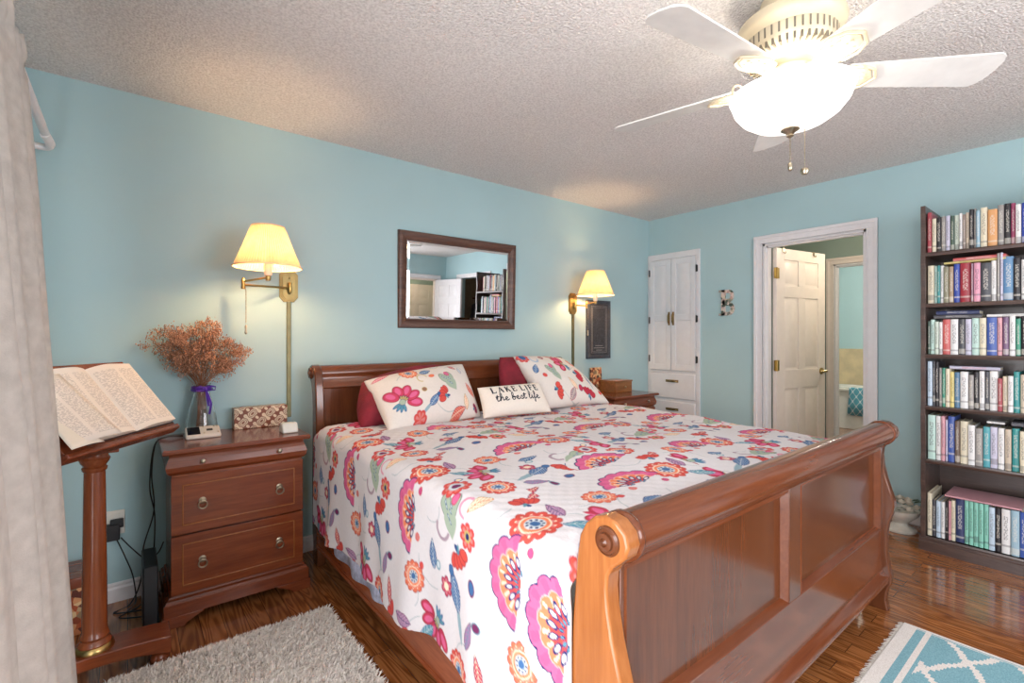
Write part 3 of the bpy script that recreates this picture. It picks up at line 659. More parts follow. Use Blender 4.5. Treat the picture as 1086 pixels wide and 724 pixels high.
def print_mesh(name, pos, colr, mat, parent=None, uvwrap=False, closed=None):
    """pos (nu,nv,3) world coordinates, colr (nu,nv,3) linear"""
    nu, nv = pos.shape[:2]; idx = np.arange(nu*nv).reshape(nu, nv)
    q = np.stack([idx[:-1, :-1], idx[1:, :-1], idx[1:, 1:], idx[:-1, 1:]], -1).reshape(-1, 4)
    off = worldloc(parent) if parent is not None else Vector((0, 0, 0))
    me = bpy.data.meshes.new(name); me.vertices.add(nu*nv); me.vertices.foreach_set('co', (pos.reshape(-1, 3)-np.array(off)).ravel())
    me.loops.add(len(q)*4); me.loops.foreach_set('vertex_index', q.ravel().astype(np.int32))
    me.polygons.add(len(q)); me.polygons.foreach_set('loop_start', np.arange(0, len(q)*4, 4, dtype=np.int32)); me.polygons.foreach_set('loop_total', np.full(len(q), 4, dtype=np.int32))
    me.update(calc_edges=True); me.validate()
    at = me.color_attributes.new('Print', 'FLOAT_COLOR', 'POINT'); c4 = np.ones((nu*nv, 4), dtype=np.float32); c4[:, :3] = colr.reshape(-1, 3); at.data.foreach_set('color', c4.ravel())
    me.materials.append(mat); me.shade_smooth()
    o = bpy.data.objects.new(name, me); COL.objects.link(o)
    if parent is not None: o.parent = parent
    return o
# --- quilt: a cross section (arc length s across the bed) swept from foot to head
def quilt():
    step = 0.0036
    xl, xr, zt = -3.368, BX1+0.015, 0.772; Rr = 0.055; drop = 0.53
    # arc-length sampled section: up the near drop, rounded edge, across, rounded edge, down
    sL = drop-Rr; sA = Rr*PI/2; sT = (xr-xl)-2*Rr; tot = sL+sA+sT+sA+0.40
    s = np.arange(0, tot, step); v = np.arange(-2.204, -0.28, step*1.05)
    S, V = np.meshgrid(s, v, indexing='ij')
    X = np.empty_like(S); Z = np.empty_like(S)
    a = S < sL; X[a] = xl; Z[a] = zt-drop+S[a]
    b = (S >= sL) & (S < sL+sA); t = (S[b]-sL)/Rr; X[b] = xl+Rr-Rr*np.cos(t); Z[b] = zt-Rr+Rr*np.sin(t)
    c = (S >= sL+sA) & (S < sL+sA+sT); X[c] = xl+Rr+(S[c]-sL-sA); Z[c] = zt
    d = (S >= sL+sA+sT) & (S < sL+2*sA+sT); t = (S[d]-sL-sA-sT)/Rr; X[d] = xr-Rr+Rr*np.sin(t); Z[d] = zt-Rr+Rr*np.cos(t)
    e = S >= sL+2*sA+sT; X[e] = xr; Z[e] = zt-Rr-(S[e]-sL-2*sA-sT)
    # soft folds: hem waves on the drop, gentle billows on top, rounding over the head end
    k = np.clip((zt-Z)/drop, 0, 1)
    hug = np.clip((-1.98-V)/0.16, 0, 1)
    wave = 0.016*np.sin(V*9.0+0.8)+0.010*np.sin(V*17+S*3)+0.006*np.sin(V*31+2)
    side = np.where(X < -2.4, -1, 1)
    X += side*k**1.4*(wave+0.012)*(1-hug); X += np.where(X < -3.2, 0.008*hug*np.clip(k*4, 0, 1), 0)
    top = np.clip(1-k*3, 0, 1)
    Z += top*(0.012*np.sin(X*3.1+V*1.7)+0.006*np.sin(X*9+V*4)+0.004*np.sin(V*14-X*6)+0.010*np.exp(-((X+2.37)/0.8)**2))
    Z += 0.0012*np.sin(S*110)*np.sin(V*110)                                  # quilting dimples
    hem = np.clip(1-S/0.10, 0, 1); Z += hem*(0.010*np.sin(V*7+1)+0.006*np.sin(V*15))
    # hem pulled up a little near the foot, where it is tucked behind the post
    Z += np.clip(1-(S/0.5), 0, 1)*0.02*np.clip((V+2.2)/1.9, 0, 1)
    edge = np.clip((V-(-0.42))/0.14, 0, 1); Z -= top*edge**2*0.035
    foot = np.clip((-2.10-V)/0.10, 0, 1); Z -= top*foot**2*0.05
    uu = S-(0.388); vv = V+1.395
    col = tile_color(uu, vv)
    overlay_fan(col, S, V, 0.330, -2.125, 0.128); overlay_fan(col, S, V, sL+sA+(-2.74-(xl+Rr)), -1.73, 0.115)
    o = print_mesh('floral_quilt', np.stack([X, V, Z], -1), col, M['quilt'])
    sm = o.modifiers.new('thick', 'SOLIDIFY'); sm.thickness = 0.005; sm.offset = -1
    return o
q = quilt(); tag(q, 'white quilt with a pink, coral and blue flower print spread over the bed', 'quilt')
# pale blue sheet hanging below the quilt near the head
mb = MB(); P = []
for i in range(60):
    y = -0.45-0.98*i/59; z0 = 0.235-0.055*math.sin(PI*i/59)**0.6; P.append([(-3.345+0.006*math.sin(i*.5), y, 0.40), (-3.352+0.008*math.sin(i*.45+1), y, 0.30), (-3.352+0.012*math.sin(i*.45), y, z0)])
mb.grid(P); sh = mb.build('bed_sheet', plain('pale_blue_print_sheet', (196, 204, 232), 0.9, noise=0.12, scale=45), smooth=60)
tag(sh, 'pale blue sheet edge hanging below the quilt on the near side of the bed', 'sheet'); sm = sh.modifiers.new('thick', 'SOLIDIFY'); sm.thickness = 0.003

# ------------------------------------------------------------------ pillows
def pillow_pos(BL, BR, TL, TR, T, n=60, m=60, pinch=0.05, sag=0.0):
    u = np.linspace(-1, 1, n); v = np.linspace(-1, 1, m); U, V = np.meshgrid(u, v, indexing='ij')
    BL, BR, TL, TR = map(np.array, (BL, BR, TL, TR))
    # edges bow in between the corners
    Ub = U*(1-pinch*(1-V**2)*0.6); Vb = V*(1-pinch*(1-U**2)*0.9)
    a = (Ub+1)/2; b = (Vb+1)/2
    P = ((1-a)*(1-b))[..., None]*BL+(a*(1-b))[..., None]*BR+((1-a)*b)[..., None]*TL+(a*b)[..., None]*TR
    nrm = np.cross(BR-BL, TL-BL); nrm = nrm/np.linalg.norm(nrm)    # towards the front of the pillow
    th = ((1-U**2).clip(0)*(1-V**2).clip(0))**0.42
    return U, V, P, nrm, th*T
def pillow(name, corners, T, painter, mat, front=0.62, n=150, wr=0.004, pinch=0.05):
    U, V, P, nrm, th = pillow_pos(*corners, T, n, n, pinch)
    wrn = wr*(np.sin(U*7+V*4)*np.sin(V*6-U*3)+0.5*np.sin(U*15+2)*np.sin(V*11))*(1-U**2)*(1-V**2)
    Fp = P+nrm*((th*front+wrn)[..., None]); Bp = P-nrm*((th*(1-front))[..., None])
    pos = np.concatenate([Fp, Bp[::-1][1:]], 0)
    cf = painter(U, V); cb = cf[::-1][1:]
    o = print_mesh(name, pos, np.concatenate([cf, cb], 0), mat)
    import bmesh
    bm = bmesh.new(); bm.from_mesh(o.data); bmesh.ops.remove_doubles(bm, verts=bm.verts, dist=0.0004); bmesh.ops.recalc_face_normals(bm, faces=bm.faces); bm.to_mesh(o.data); bm.free(); o.data.shade_smooth()
    return o
def sham_painter(kind):
    W_, H_ = 0.66, 0.40; cv = Canvas(W_, H_, 0.002, wrap=False); VN = C_((170, 180, 180)); CR = C_((228, 220, 212)); cv.im[:] = CR
    if kind == 0:
        for c in ((.20, .24, .09, .6, 2.6), (.52, .25, .10, .4, 2.2), (.40, .12, .1, 3.2, 5)): curl(cv, *c, .0016, VN)
        five(cv, .100, .125, .120, 1.0, C_((204, 70, 100))); daisy(cv, .215, .335, .056, 0, ORG); leaf(cv, .315, .315, .085, .045, .2, STEEL, NAVY, PALE); heart(cv, .445, .225, .155, -1.2+PI)
        bell(cv, .385, .115, .066, 2.6); bird(cv, .285, .085, .17, .6); leaf(cv, .535, .07, .095, .04, 1.5, CREAM, OLIVE*.6, ORG); ell(cv, .25, .17, .017, .017, 0, C_((150, 110, 90)), OLIVE)
        leaf(cv, .40, .355, .08, .03, .2, WHT, OLIVE, SAGE); leaf(cv, .60, .15, .11, .045, 2.0, CORAL, ROSE, CREAM); leaf(cv, .52, .33, .07, .028, -.7, ROSE, PLUM, CREAM); leaf(cv, .565, .30, .06, .025, 1.8, PALE, PLUM)
        leaf(cv, .47, .018, .12, .05, .3, CORAL, PLUM, CREAM); leaf(cv, .07, .36, .13, .03, .3, PINK, ROSE, CREAM); ell(cv, .335, .265, .02, .015, .3, ORG, CORAL); petals(cv, .19, .01, .045, 7, 0, CORAL, ROSE); bell(cv, .60, .03, .03, .4, PLUM); curl(cv, .27, .265, .03, 0, 4.6, .003, OLIVE)
    else:
        for c in ((.30, .30, .08, .6, 2.6), (.50, .15, .10, .4, 2.2), (.30, .10, .1, 3.2, 5)): curl(cv, *c, .0016, VN)
        five(cv, .40, .27, .10, 2.4, C_((196, 56, 74))); bell(cv, .455, .19, .07, -.7, C_((196, 56, 74))); heart(cv, .215, .225, .135, -1.4+PI); leaf(cv, .075, .26, .085, .045, .9, STEEL, NAVY, PALE)
        leaf(cv, .33, .12, .095, .05, 1.9, CREAM, OLIVE*.6, ORG); bell(cv, .15, .09, .065, -.3); leaf(cv, .285, .055, .12, .05, .7, PLUM*.5+WHT*.3, ROSE, CREAM); ell(cv, .385, .085, .028, .018, .8, ROSE, PLUM)
        bell(cv, .45, .04, .065, 1.2, C_((190, 56, 74))); bird(cv, .545, .14, .12, 1.3); leaf(cv, .23, .35, .07, .035, .2, PLUM, ROSE, CREAM); petals(cv, .05, .37, .05, 8, 0, CORAL, ROSE, .2, [(.5, STEEL)]); curl(cv, .13, .34, .03, 2.5, 6, .006, C_((170, 190, 210)))
        leaf(cv, .33, .36, .09, .03, -.5, ROSE, PLUM, CREAM); leaf(cv, .60, .06, .06, .03, .3, CORAL, ROSE); ell(cv, .11, .20, .018, .016, 0, CORAL, ROSE); daisy(cv, .55, .30, .035)
    def f(U, V):
        i = np.clip(((U+1)/2*(cv.nu-1)), 0, cv.nu-1.001); j = np.clip(((V+1)/2*(cv.nv-1)), 0, cv.nv-1.001); i0 = i.astype(int); j0 = j.astype(int); a = (i-i0)[..., None]; b = (j-j0)[..., None]
        return cv.im[i0, j0]*(1-a)*(1-b)+cv.im[i0+1, j0]*a*(1-b)+cv.im[i0, j0+1]*(1-a)*b+cv.im[i0+1, j0+1]*a*b
    return f
flat = lambda c: (lambda U, V: np.ones(U.shape+(3,))*C_(c))
ZB = 0.79
o = pillow('bed_pillow', ((-3.20, -.53, .79), (-2.60, -.47, .80), (-3.12, -.33, 1.00), (-2.60, -.33, 1.075)), 0.26, flat((140, 26, 40)), M['red'], 0.5, 90, 0.012, -0.12)
tag(o, 'burgundy pillow behind the left floral sham by the headboard', 'pillow', 'burgundy pillows against the headboard')
o = pillow('bed_pillow', ((-2.21, -.48, .79), (-1.62, -.44, .80), (-2.15, -.33, 1.12), (-1.62, -.33, 1.06)), 0.16, flat((140, 26, 40)), M['red'], 0.5, 90, 0.010, -0.10)
tag(o, 'burgundy pillow behind the right floral sham by the headboard', 'pillow', 'burgundy pillows against the headboard')
o = pillow('sham_pillow', ((-3.125, -.70, .778), (-2.495, -.60, .785), (-3.135, -.40, 1.015), (-2.485, -.38, 1.085)), 0.17, sham_painter(0), M['quilt'], 0.62, 190)
tag(o, 'left floral sham pillow with a pink five petal flower, leaning on a burgundy pillow', 'pillow', 'floral shams on the bed')
o = pillow('sham_pillow', ((-2.02, -.64, .785), (-1.43, -.69, .782), (-2.07, -.38, 1.125), (-1.60, -.36, 1.10)), 0.18, sham_painter(1), M['quilt'], 0.62, 190)
tag(o, 'right floral sham pillow with a big red flower, beside the lettered cushion', 'pillow', 'floral shams on the bed')
LC = ((-2.545, -.70, ZB), (-2.065, -.76, ZB), (-2.52, -.60, .955), (-2.085, -.66, .965))
lum = pillow('lumbar_cushion', LC, 0.10, flat((238, 228, 216)), M['quilt'], 0.62, 110, 0.001)
tag(lum, 'small cream cushion lettered LAKE LIFE the best life between the floral shams', 'cushion')
# lettering follows the cushion's front surface
def cushion_surface(u, v, lift):
    BL, BR, TL, TR = map(np.array, LC); nrm = np.cross(BR-BL, TL-BL); nrm = nrm/np.linalg.norm(nrm)
    ub = u*(1-0.05*(1-v*v)*0.6); vb = v*(1-0.05*(1-u*u)*0.9); a, b = (ub+1)/2, (vb+1)/2
    p = (1-a)*(1-b)*BL+a*(1-b)*BR+(1-a)*b*TL+a*b*TR; th = (max(0, 1-u*u)*max(0, 1-v*v))**0.42*0.10*0.62+0.001*(math.sin(u*7+v*4)*math.sin(v*6-u*3))*(1-u*u)*(1-v*v)
    return p+nrm*(th+lift)
def ribbon(mb, pts, w, ar):
    """flat stroke of width w (u units scaled by ar) laid on the cushion"""
    fine = []
    for a, b in zip(pts[:-1], pts[1:]):
        n = max(1, int(math.hypot((b[0]-a[0]), (b[1]-a[1])/ar)/0.02))
        fine += [(a[0]+(b[0]-a[0])*k/n, a[1]+(b[1]-a[1])*k/n) for k in range(n)]
    fine.append(pts[-1]); P = []
    for i, p in enumerate(fine):
        q0, q1 = fine[max(i-1, 0)], fine[min(i+1, len(fine)-1)]; dx, dy = (q1[0]-q0[0]), (q1[1]-q0[1])/ar; L = math.hypot(dx, dy) or 1; nx, ny = -dy/L, dx/L
        P.append([cushion_surface(p[0]+nx*w*s/2, p[1]+ny*w*ar*s/2, 0.0015 if abs(s) == 1 else 0.0022) for s in (-1, 0, 1)])
    mb.grid(P)
AR = 0.48/0.18
mb = MB()
G = {'L': [((0, 0), (0, 1), 1.0), ((-.12, 1), (.14, 1), .5), ((-.12, 0), (.62, 0), .5), ((.60, 0), (.60, .28), .4)],
     'A': [((0, 0), (.36, 1), .5), ((.36, 1), (.72, 0), 1.0), ((.13, .34), (.55, .34), .4), ((-.12, 0), (.16, 0), .4), ((.58, 0), (.86, 0), .4)],
     'K': [((0, 0), (0, 1), 1.0), ((.03, .42), (.52, 1), .5), ((.2, .62), (.58, 0), 1.0), ((-.12, 0), (.14, 0), .4), ((-.12, 1), (.14, 1), .4), ((.44, 0), (.72, 0), .4), ((.40, 1), (.64, 1), .4)],
     'E': [((0, 0), (0, 1), 1.0), ((-.12, 1), (.54, 1), .5), ((-.12, 0), (.58, 0), .5), ((0, .52), (.40, .52), .4), ((.54, .76), (.54, 1), .4), ((.58, 0), (.58, .26), .4), ((.40, .40), (.40, .64), .35)],
     'I': [((0, 0), (0, 1), 1.0), ((-.14, 1), (.14, 1), .4), ((-.14, 0), (.14, 0), .4)],
     'F': [((0, 0), (0, 1), 1.0), ((-.12, 1), (.54, 1), .5), ((-.12, 0), (.16, 0), .4), ((0, .50), (.40, .50), .4), ((.54, .74), (.54, 1), .4), ((.40, .38), (.40, .62), .35)]}
AD = {'L': .88, 'A': 1.08, 'K': .98, 'E': .86, 'I': .50, 'F': .84, ' ': .38}
x = -0.70; hh = 0.40; sc = 0.165
for ch in 'LAKE LIFE':
    for (a, b, wt) in G.get(ch, []):
        ribbon(mb, [(x+a[0]*sc, .36+a[1]*hh), (x+b[0]*sc, .36+b[1]*hh)], 0.042*wt, AR)
    x += AD[ch]*sc*1.28
def cur(pts, n=6):
    out = []; p = [pts[0]]+list(pts)+[pts[-1]]
    for i in range(1, len(p)-2):
        for k in range(n):
            t = k/n; out.append(tuple(0.5*(2*p[i][d]+(p[i+1][d]-p[i-1][d])*t+(2*p[i-1][d]-5*p[i][d]+4*p[i+1][d]-p[i+2][d])*t*t+(3*p[i][d]-p[i-1][d]-3*p[i+1][d]+p[i+2][d])*t**3) for d in (0, 1)))
    out.append(pts[-1]); return out
SG = {'t': [[(.0, .3), (.16, .95), (.10, .15), (.2, .0), (.34, .14)], [(-.04, .66), (.32, .70)]],
      'h': [[(.0, .14), (.22, .70), (.24, 1.15), (.12, 1.1), (.08, .4), (.06, 0), (.18, .45), (.34, .5), (.34, .05), (.52, .14)]],
      'e': [[(.0, .14), (.26, .34), (.20, .54), (.06, .36), (.12, .02), (.30, .02), (.44, .14)]],
      'b': [[(.0, .14), (.22, .75), (.22, 1.15), (.10, 1.0), (.08, .1), (.22, -.02), (.36, .2), (.28, .46), (.14, .36), (.30, .34), (.48, .40)]],
      's': [[(.0, .14), (.18, .52), (.30, .20), (.22, -.02), (.04, .04)], [(.22, -.02), (.38, .14)]],
      'l': [[(.0, .14), (.20, .75), (.20, 1.15), (.08, 1.0), (.06, .1), (.16, -.02), (.30, .14)]],
      'i': [[(.0, .14), (.10, .5), (.08, .05), (.18, .0), (.28, .14)], [(.14, .72), (.16, .78)]],
      'f': [[(.0, .14), (.22, .75), (.24, 1.15), (.12, 1.05), (.10, .0), (.06, -.50), (.0, -.40), (.12, -.05), (.30, .14)]]}
SA = {'t': .34, 'h': .52, 'e': .44, 'b': .48, 's': .38, 'l': .30, 'i': .28, 'f': .30, ' ': .26}
x = -0.66
for ch in 'the best life':
    for st in SG.get(ch, []): ribbon(mb, cur([(x+a*.285, -.22+b*.42) for a, b in st]), 0.024, AR)
    x += SA[ch]*.285
mb.build('lettering', plain('navy_lettering', (30, 32, 46), 0.8), lum, smooth=60)

# ------------------------------------------------------------------ nightstands
def make_nightstand(cx, label):
    r = empty('nightstand', (cx, -0.24, 0), label, 'nightstand', 'matching nightstands')
    W = 0.3025; yb = -0.022
    def loop(mb, prof, hx, yf):   # moulding on front and both sides; prof: (out, z)
        for i in range(len(prof)-1):
            (o0, z0), (o1, z1) = prof[i], prof[i+1]
            p = [(cx-hx-o0, yb, z0), (cx-hx-o0, yf-o0, z0), (cx+hx+o0, yf-o0, z0), (cx+hx+o0, yb, z0), (cx-hx-o1, yb, z1), (cx-hx-o1, yf-o1, z1), (cx+hx+o1, yf-o1, z1), (cx+hx+o1, yb, z1)]
            mb.add(p, [(0, 1, 5, 4), (1, 2, 6, 5), (2, 3, 7, 6), (3, 0, 4, 7)])
        for (o, z, fl) in ((prof[0][0], prof[0][1], 0), (prof[-1][0], prof[-1][1], 1)):
            mb.add([(cx-hx-o, yb, z), (cx-hx-o, yf-o, z), (cx+hx+o, yf-o, z), (cx+hx+o, yb, z)], [(0, 1, 2, 3)])
    mb = MB(); loop(mb, [(-0.004, 0.742), (0.026, 0.748), (0.030, 0.753), (0.030, 0.763), (0.026, 0.770)], W-0.030, -0.42)
    mb.build('top', M['cherry'], r, smooth=40)
    mb = MB(); loop(mb, [(-0.004, 0.10), (-0.004, 0.652), (0.0, 0.652)], W-0.030, -0.415); mb.box(cx-W+.035, cx+W-.035, -0.425, yb, 0.645, 0.655)
    mb.box(cx-W+.035, cx+W-.035, -0.413, yb, 0.655, 0.745); mb.build('carcass', M['cherryz'], r, bevel=0.001)
    mb = MB(); loop(mb, [(0.0, 0.656), (0.004, 0.656), (0.014, 0.668), (0.019, 0.690), (0.012, 0.715), (0.004, 0.733), (0.006, 0.742), (0.0, 0.742)], W-0.030, -0.415)
    d = mb.build('drawer', M['cherry'], r, smooth=40)
    for kx in (-0.1545, 0.1615):
        k = MB(); k.lathe([(0.006, 0), (0.005, 0.008), (0.010, 0.013), (0.010, 0.018), (0.004, 0.022), (0.0001, 0.022)], (cx+kx, -0.431, 0.706), 14, Matrix.Rotation(PI/2, 4, 'X')); k.build('knob', M['pewter'], d, smooth=40)
    for z0, z1 in ((0.396, 0.647), (0.133, 0.388)):
        mb = MB(); x0, x1 = cx-W+0.0315, cx+W-0.0315; mb.box(x0, x1, -0.433, -0.411, z0, z1)
        d = mb.build('drawer', M['cherry'], r, bevel=0.002)
        b = MB(); gx, gz = 0.040, 0.036; xa, xb, za, zb = x0+gx, x1-gx, z0+gz, z1-gz; w_ = 0.010
        for (p0, p1, q0, q1) in ((xa, xb, za, za+w_*.5), (xa, xb, zb-w_*.5, zb), (xa, xa+w_*.5, za, zb), (xb-w_*.5, xb, za, zb)): b.box(p0, p1, -0.4375, -0.432, q0, q1)
        b.build('bead_moulding', M['litpost'], d, bevel=0.0015)
        for kx in (-0.1555, 0.1615):
            k = MB(); zc = (z0+z1)/2+0.008; Rx = Matrix.Rotation(PI/2, 4, 'X')
            k.lathe([(0.015, 0), (0.015, 0.003), (0.009, 0.006), (0.007, 0.014), (0.0001, 0.015)], (cx+kx, -0.433, zc), 16, Rx)
            k.torus((cx+kx, -0.447, zc-0.016), 0.0165, 0.0032, Rx, 22, 8); k.build('ring_pull', M['pewter'], d, smooth=40)
    mb = MB(); loop(mb, [(-0.006, 0.130), (0.004, 0.126), (0.006, 0.118), (0.016, 0.112), (0.018, 0.104), (0.024, 0.098), (0.024, 0.046), (-0.006, 0.046)], W-0.030, -0.415)
    mb.build('plinth', M['cherry'], r, smooth=30)
    for s in (-1, 1):
        mb = MB(); xo = cx+s*(W+0.001); P = [(xo, 0), (xo, 0.048), (xo-s*0.155, 0.048), (xo-s*0.150, 0.040), (xo-s*0.125, 0.030), (xo-s*0.090, 0.012), (xo-s*0.082, 0.0)]
        if s < 0: P = P[::-1]
        mb.prism(P, 'y', -0.446, -0.424); mb.box(xo, xo-s*0.022, -0.44, -0.36, 0, 0.047)
        mb.build('foot', M['cherry'], r, bevel=0.002)
    for s in (-1, 1):
        mb = MB(); xo = cx+s*(W-0.006); mb.box(xo, xo-s*0.05, -0.09, yb, 0, 0.047); mb.build('foot', M['cherry'], r)
    return r
n1 = make_nightstand(-3.7325, 'cherry nightstand left of the bed with a vase of dried flowers on it')
n2 = copy_tree(n1); n2.location = (-3.7325+2.955, -0.24, 0); n2['label'] = 'dark cherry nightstand beyond the bed in the corner by the white cabinet'

# ------------------------------------------------------------------ things on the left nightstand
ZT = 0.7705
vase = empty('flower_vase', (-3.855, -0.082, ZT), 'clear glass vase with a purple ribbon at its neck on the left nightstand', 'vase')
VC = (-3.855, -0.082)
prof = [(0.0001, 0.0), (0.070, 0.0), (0.073, 0.006), (0.070, 0.03), (0.064, 0.08), (0.055, 0.13), (0.044, 0.17), (0.036, 0.20), (0.033, 0.225), (0.037, 0.245), (0.042, 0.252), (0.039, 0.252), (0.034, 0.242), (0.030, 0.225), (0.033, 0.20), (0.041, 0.17), (0.052, 0.13), (0.061, 0.08), (0.067, 0.03), (0.068, 0.012), (0.0001, 0.010)]
mb = MB(); mb.lathe([(r_, z_) for r_, z_ in prof], (*VC, ZT), 32, cap=False); mb.build('glass_body', M['glass'], vase, smooth=60)
purple = plain('purple_satin', (78, 36, 150), 0.35, noise=0.15, scale=30)
mb = MB(); mb.torus((*VC, ZT+0.222), 0.040, 0.009, None, 24, 8); mb.torus((*VC, ZT+0.234), 0.040, 0.007, None, 24, 8)
c = Vector((VC[0]+0.012, VC[1]-0.042, ZT+0.226)); mb.lathe([(0.0001, -.012), (0.010, -.006), (0.010, .006), (0.0001, .012)], c, 10)
for s in (-1, 1):
    mb.tube([c, c+Vector((s*.022, -.010, .016)), c+Vector((s*.042, -.008, .010)), c+Vector((s*.040, -.004, -.006)), c+Vector((s*.020, -.004, -.006)), c], 0.006, 6, flat=0.4)
mb.tube([c, c+Vector((.012, -.010, -.035)), c+Vector((.022, -.012, -.075)), c+Vector((.014, -.020, -.125))], [0.007, 0.008, 0.009, 0.008], 6, flat=0.3)
mb.tube([c, c+Vector((.004, -.010, -.03)), c+Vector((.012, -.010, -.085))], [0.006, 0.008, 0.007], 6, flat=0.3)
mb.build('ribbon', purple, vase, smooth=60)
# dried baby's breath: branching stems
st = MB(); bl = MB()
rr = random.Random(11)
def twig(p, d, L, r, depth):
    q = p+d*L; mid = p+d*L*0.5+Vector((rr.gauss(0, 1), rr.gauss(0, 1), rr.gauss(0, 1)))*L*0.06
    if q.y > -0.012: q.y = -0.012-rr.random()*0.02
    if mid.y > -0.012: mid.y = -0.012
    st.tube([p, mid, q], [r, r*0.85, r*0.65], 3, cap=False)
    if depth == 0:
        for _ in range(2):
            e = q+Vector((rr.gauss(0, 1), rr.gauss(0, 1), rr.gauss(0, 1)))*0.007
            if e.y > -0.008: e.y = -0.008
            s = 0.0020+rr.random()*0.0016; bl.add([e+Vector((s, 0, 0)), e+Vector((-s, 0, 0)), e+Vector((0, s, 0)), e+Vector((0, -s, 0)), e+Vector((0, 0, s*1.4)), e+Vector((0, 0, -s*1.4))], [(0, 2, 4), (2, 1, 4), (1, 3, 4), (3, 0, 4), (2, 0, 5), (1, 2, 5), (3, 1, 5), (0, 3, 5)])
        return
    for _ in range(3 if depth > 1 else 4):
        dd = (d+Vector((rr.gauss(0, 1), rr.gauss(0, 1)*0.8, rr.gauss(0, 1)*0.8))*0.50).normalized(); t = 0.55+rr.random()*0.45
        twig(p+(q-p)*t, dd, L*(0.55+0.3*rr.random()), r*0.65, depth-1)
for k in range(74):
    left = k % 5 < 3
    x_ = rr.uniform(-1.0, 0.12) if left else rr.uniform(0.05, 1.35)
    y_ = rr.gauss(-0.12, 0.16); d = Vector((x_*0.78, y_, 1.0 if left else 0.92)).normalized()
    p0 = Vector((VC[0]-x_*0.020+rr.gauss(0, .006), VC[1]+rr.gauss(0, .010), ZT+0.02)); neck = Vector((VC[0]+rr.gauss(0, .012), VC[1]+rr.gauss(0, .010), ZT+0.235))
    st.tube([p0, (p0+neck)/2, neck], 0.0013, 4, cap=False)
    Lt = (0.08+0.19*rr.random()**0.7) if left else (0.07+0.16*rr.random()**0.7)
    droop = Vector((0.25*x_, 0, -0.10*abs(x_)))
    tip = neck+d*Lt; tip.y = min(tip.y, -0.014); st.tube([neck, neck.lerp(tip, 0.5), tip], 0.0011, 3, cap=False); twig(tip-d*0.01, (d+droop).normalized(), 0.042, 0.0009, 3)
    twig(neck.lerp(tip, 0.55), (d+Vector((0.5*x_, rr.gauss(0, .3), rr.gauss(-.1, .2)))).normalized(), 0.040, 0.0008, 2)
fl = empty('dried_flowers', (VC[0], VC[1], ZT+0.02), 'bunch of brown dried filler flowers spreading out of the glass vase', 'dried flowers')
st.build('stems', plain('dried_stem', (150, 108, 82), 0.9, noise=0.2), fl); tag(bl.build('blossoms', plain('dried_blossom', (176, 134, 108), 0.9, noise=0.35, scale=80), fl), kind='stuff')
# desk phone / clock dock
ph = empty('answering_machine', (-3.862, -0.20, ZT), 'small silver and black desk device with a dark screen in front of the vase', 'device')
mb = MB(); PH = [(-0.245, 0.0), (-0.160, 0.0), (-0.160, 0.050), (-0.240, 0.018)]
mb.prism([(a, ZT+b) for a, b in PH], 'x', -3.935, -3.790); o = mb.build('body', plain('silver_plastic', (214, 208, 198), 0.3, noise=0.02), ph, bevel=0.007)
sl = lambda y: ZT+0.018+(y+0.240)*(0.032/0.080)
def onslope(x0, x1, y0, y1, t):
    m_ = MB(); m_.add([(x0, y0, sl(y0)-.002), (x1, y0, sl(y0)-.002), (x1, y1, sl(y1)-.002), (x0, y1, sl(y1)-.002), (x0, y0, sl(y0)+t), (x1, y0, sl(y0)+t), (x1, y1, sl(y1)+t), (x0, y1, sl(y1)+t)], [(0, 3, 2, 1), (4, 5, 6, 7), (0, 1, 5, 4), (1, 2, 6, 5), (2, 3, 7, 6), (3, 0, 4, 7)]); return m_
onslope(-3.927, -3.875, -0.232, -0.168, 0.001).build('screen', plain('dark_screen', (24, 26, 32), 0.1), ph, bevel=0.001)
m_ = onslope(-3.848, -3.822, -0.208, -0.194, 0.003); m_.build('button', M['black'], ph, bevel=0.002)
for (x, y) in ((-3.802, -0.172), (-3.814, -0.172), (-3.802, -0.225), (-3.860, -0.172), (-3.860, -0.225)): onslope(x-.003, x+.003, y-.004, y+.004, 0.002).build('button', M['pewter'], ph)
# patterned box against the wall
def ornate():
    m, nt, b = newmat('ornate_tile_pattern'); L = nt.links.new
    tc = N(nt, 'ShaderNodeTexCoord'); sp = N(nt, 'ShaderNodeSeparateXYZ'); L(tc.outputs['Object'], sp.inputs[0])
    def mth(op, *a):
        n = N(nt, 'ShaderNodeMath', operation=op)
        for i, q in enumerate(a):
            if isinstance(q, (int, float)): n.inputs[i].default_value = q
            else: L(q, n.inputs[i])
        return n.outputs[0]
    k = 2*PI/0.088; yz = mth('ADD', sp.outputs[1], sp.outputs[2]); u = mth('MULTIPLY', sp.outputs[0], k); v = mth('MULTIPLY', yz, k)
    a = mth('MULTIPLY', mth('COSINE', u), mth('COSINE', v)); b1 = mth('COSINE', mth('MULTIPLY', u, 2)); b2 = mth('COSINE', mth('MULTIPLY', v, 2)); c_ = mth('MULTIPLY', mth('SINE', mth('MULTIPLY', u, 2)), mth('SINE', mth('MULTIPLY', v, 2)))
    s = mth('SINE', mth('MULTIPLY', mth('ADD', mth('ADD', mth('MULTIPLY', a, 1.6), mth('MULTIPLY', mth('ADD', b1, b2), 0.55)), mth('MULTIPLY', c_, 0.7)), 4.2))
    L(ramp(nt, mth('MULTIPLY_ADD', s, 0.5, 0.5), [(0.40, (122, 62, 34)), (0.50, (222, 202, 172))]), b.inputs['Base Color']); b.inputs['Roughness'].default_value = 0.35; return m
mb = MB(); mb.box(-0.130, 0.130, -0.035, 0.035, 0, 0.112)
o = mb.build('patterned_box', ornate(), bevel=0.003); o.location = (-3.583, -0.060, ZT); tag(o, 'brown and cream mosaic patterned box against the wall on the left nightstand', 'box')
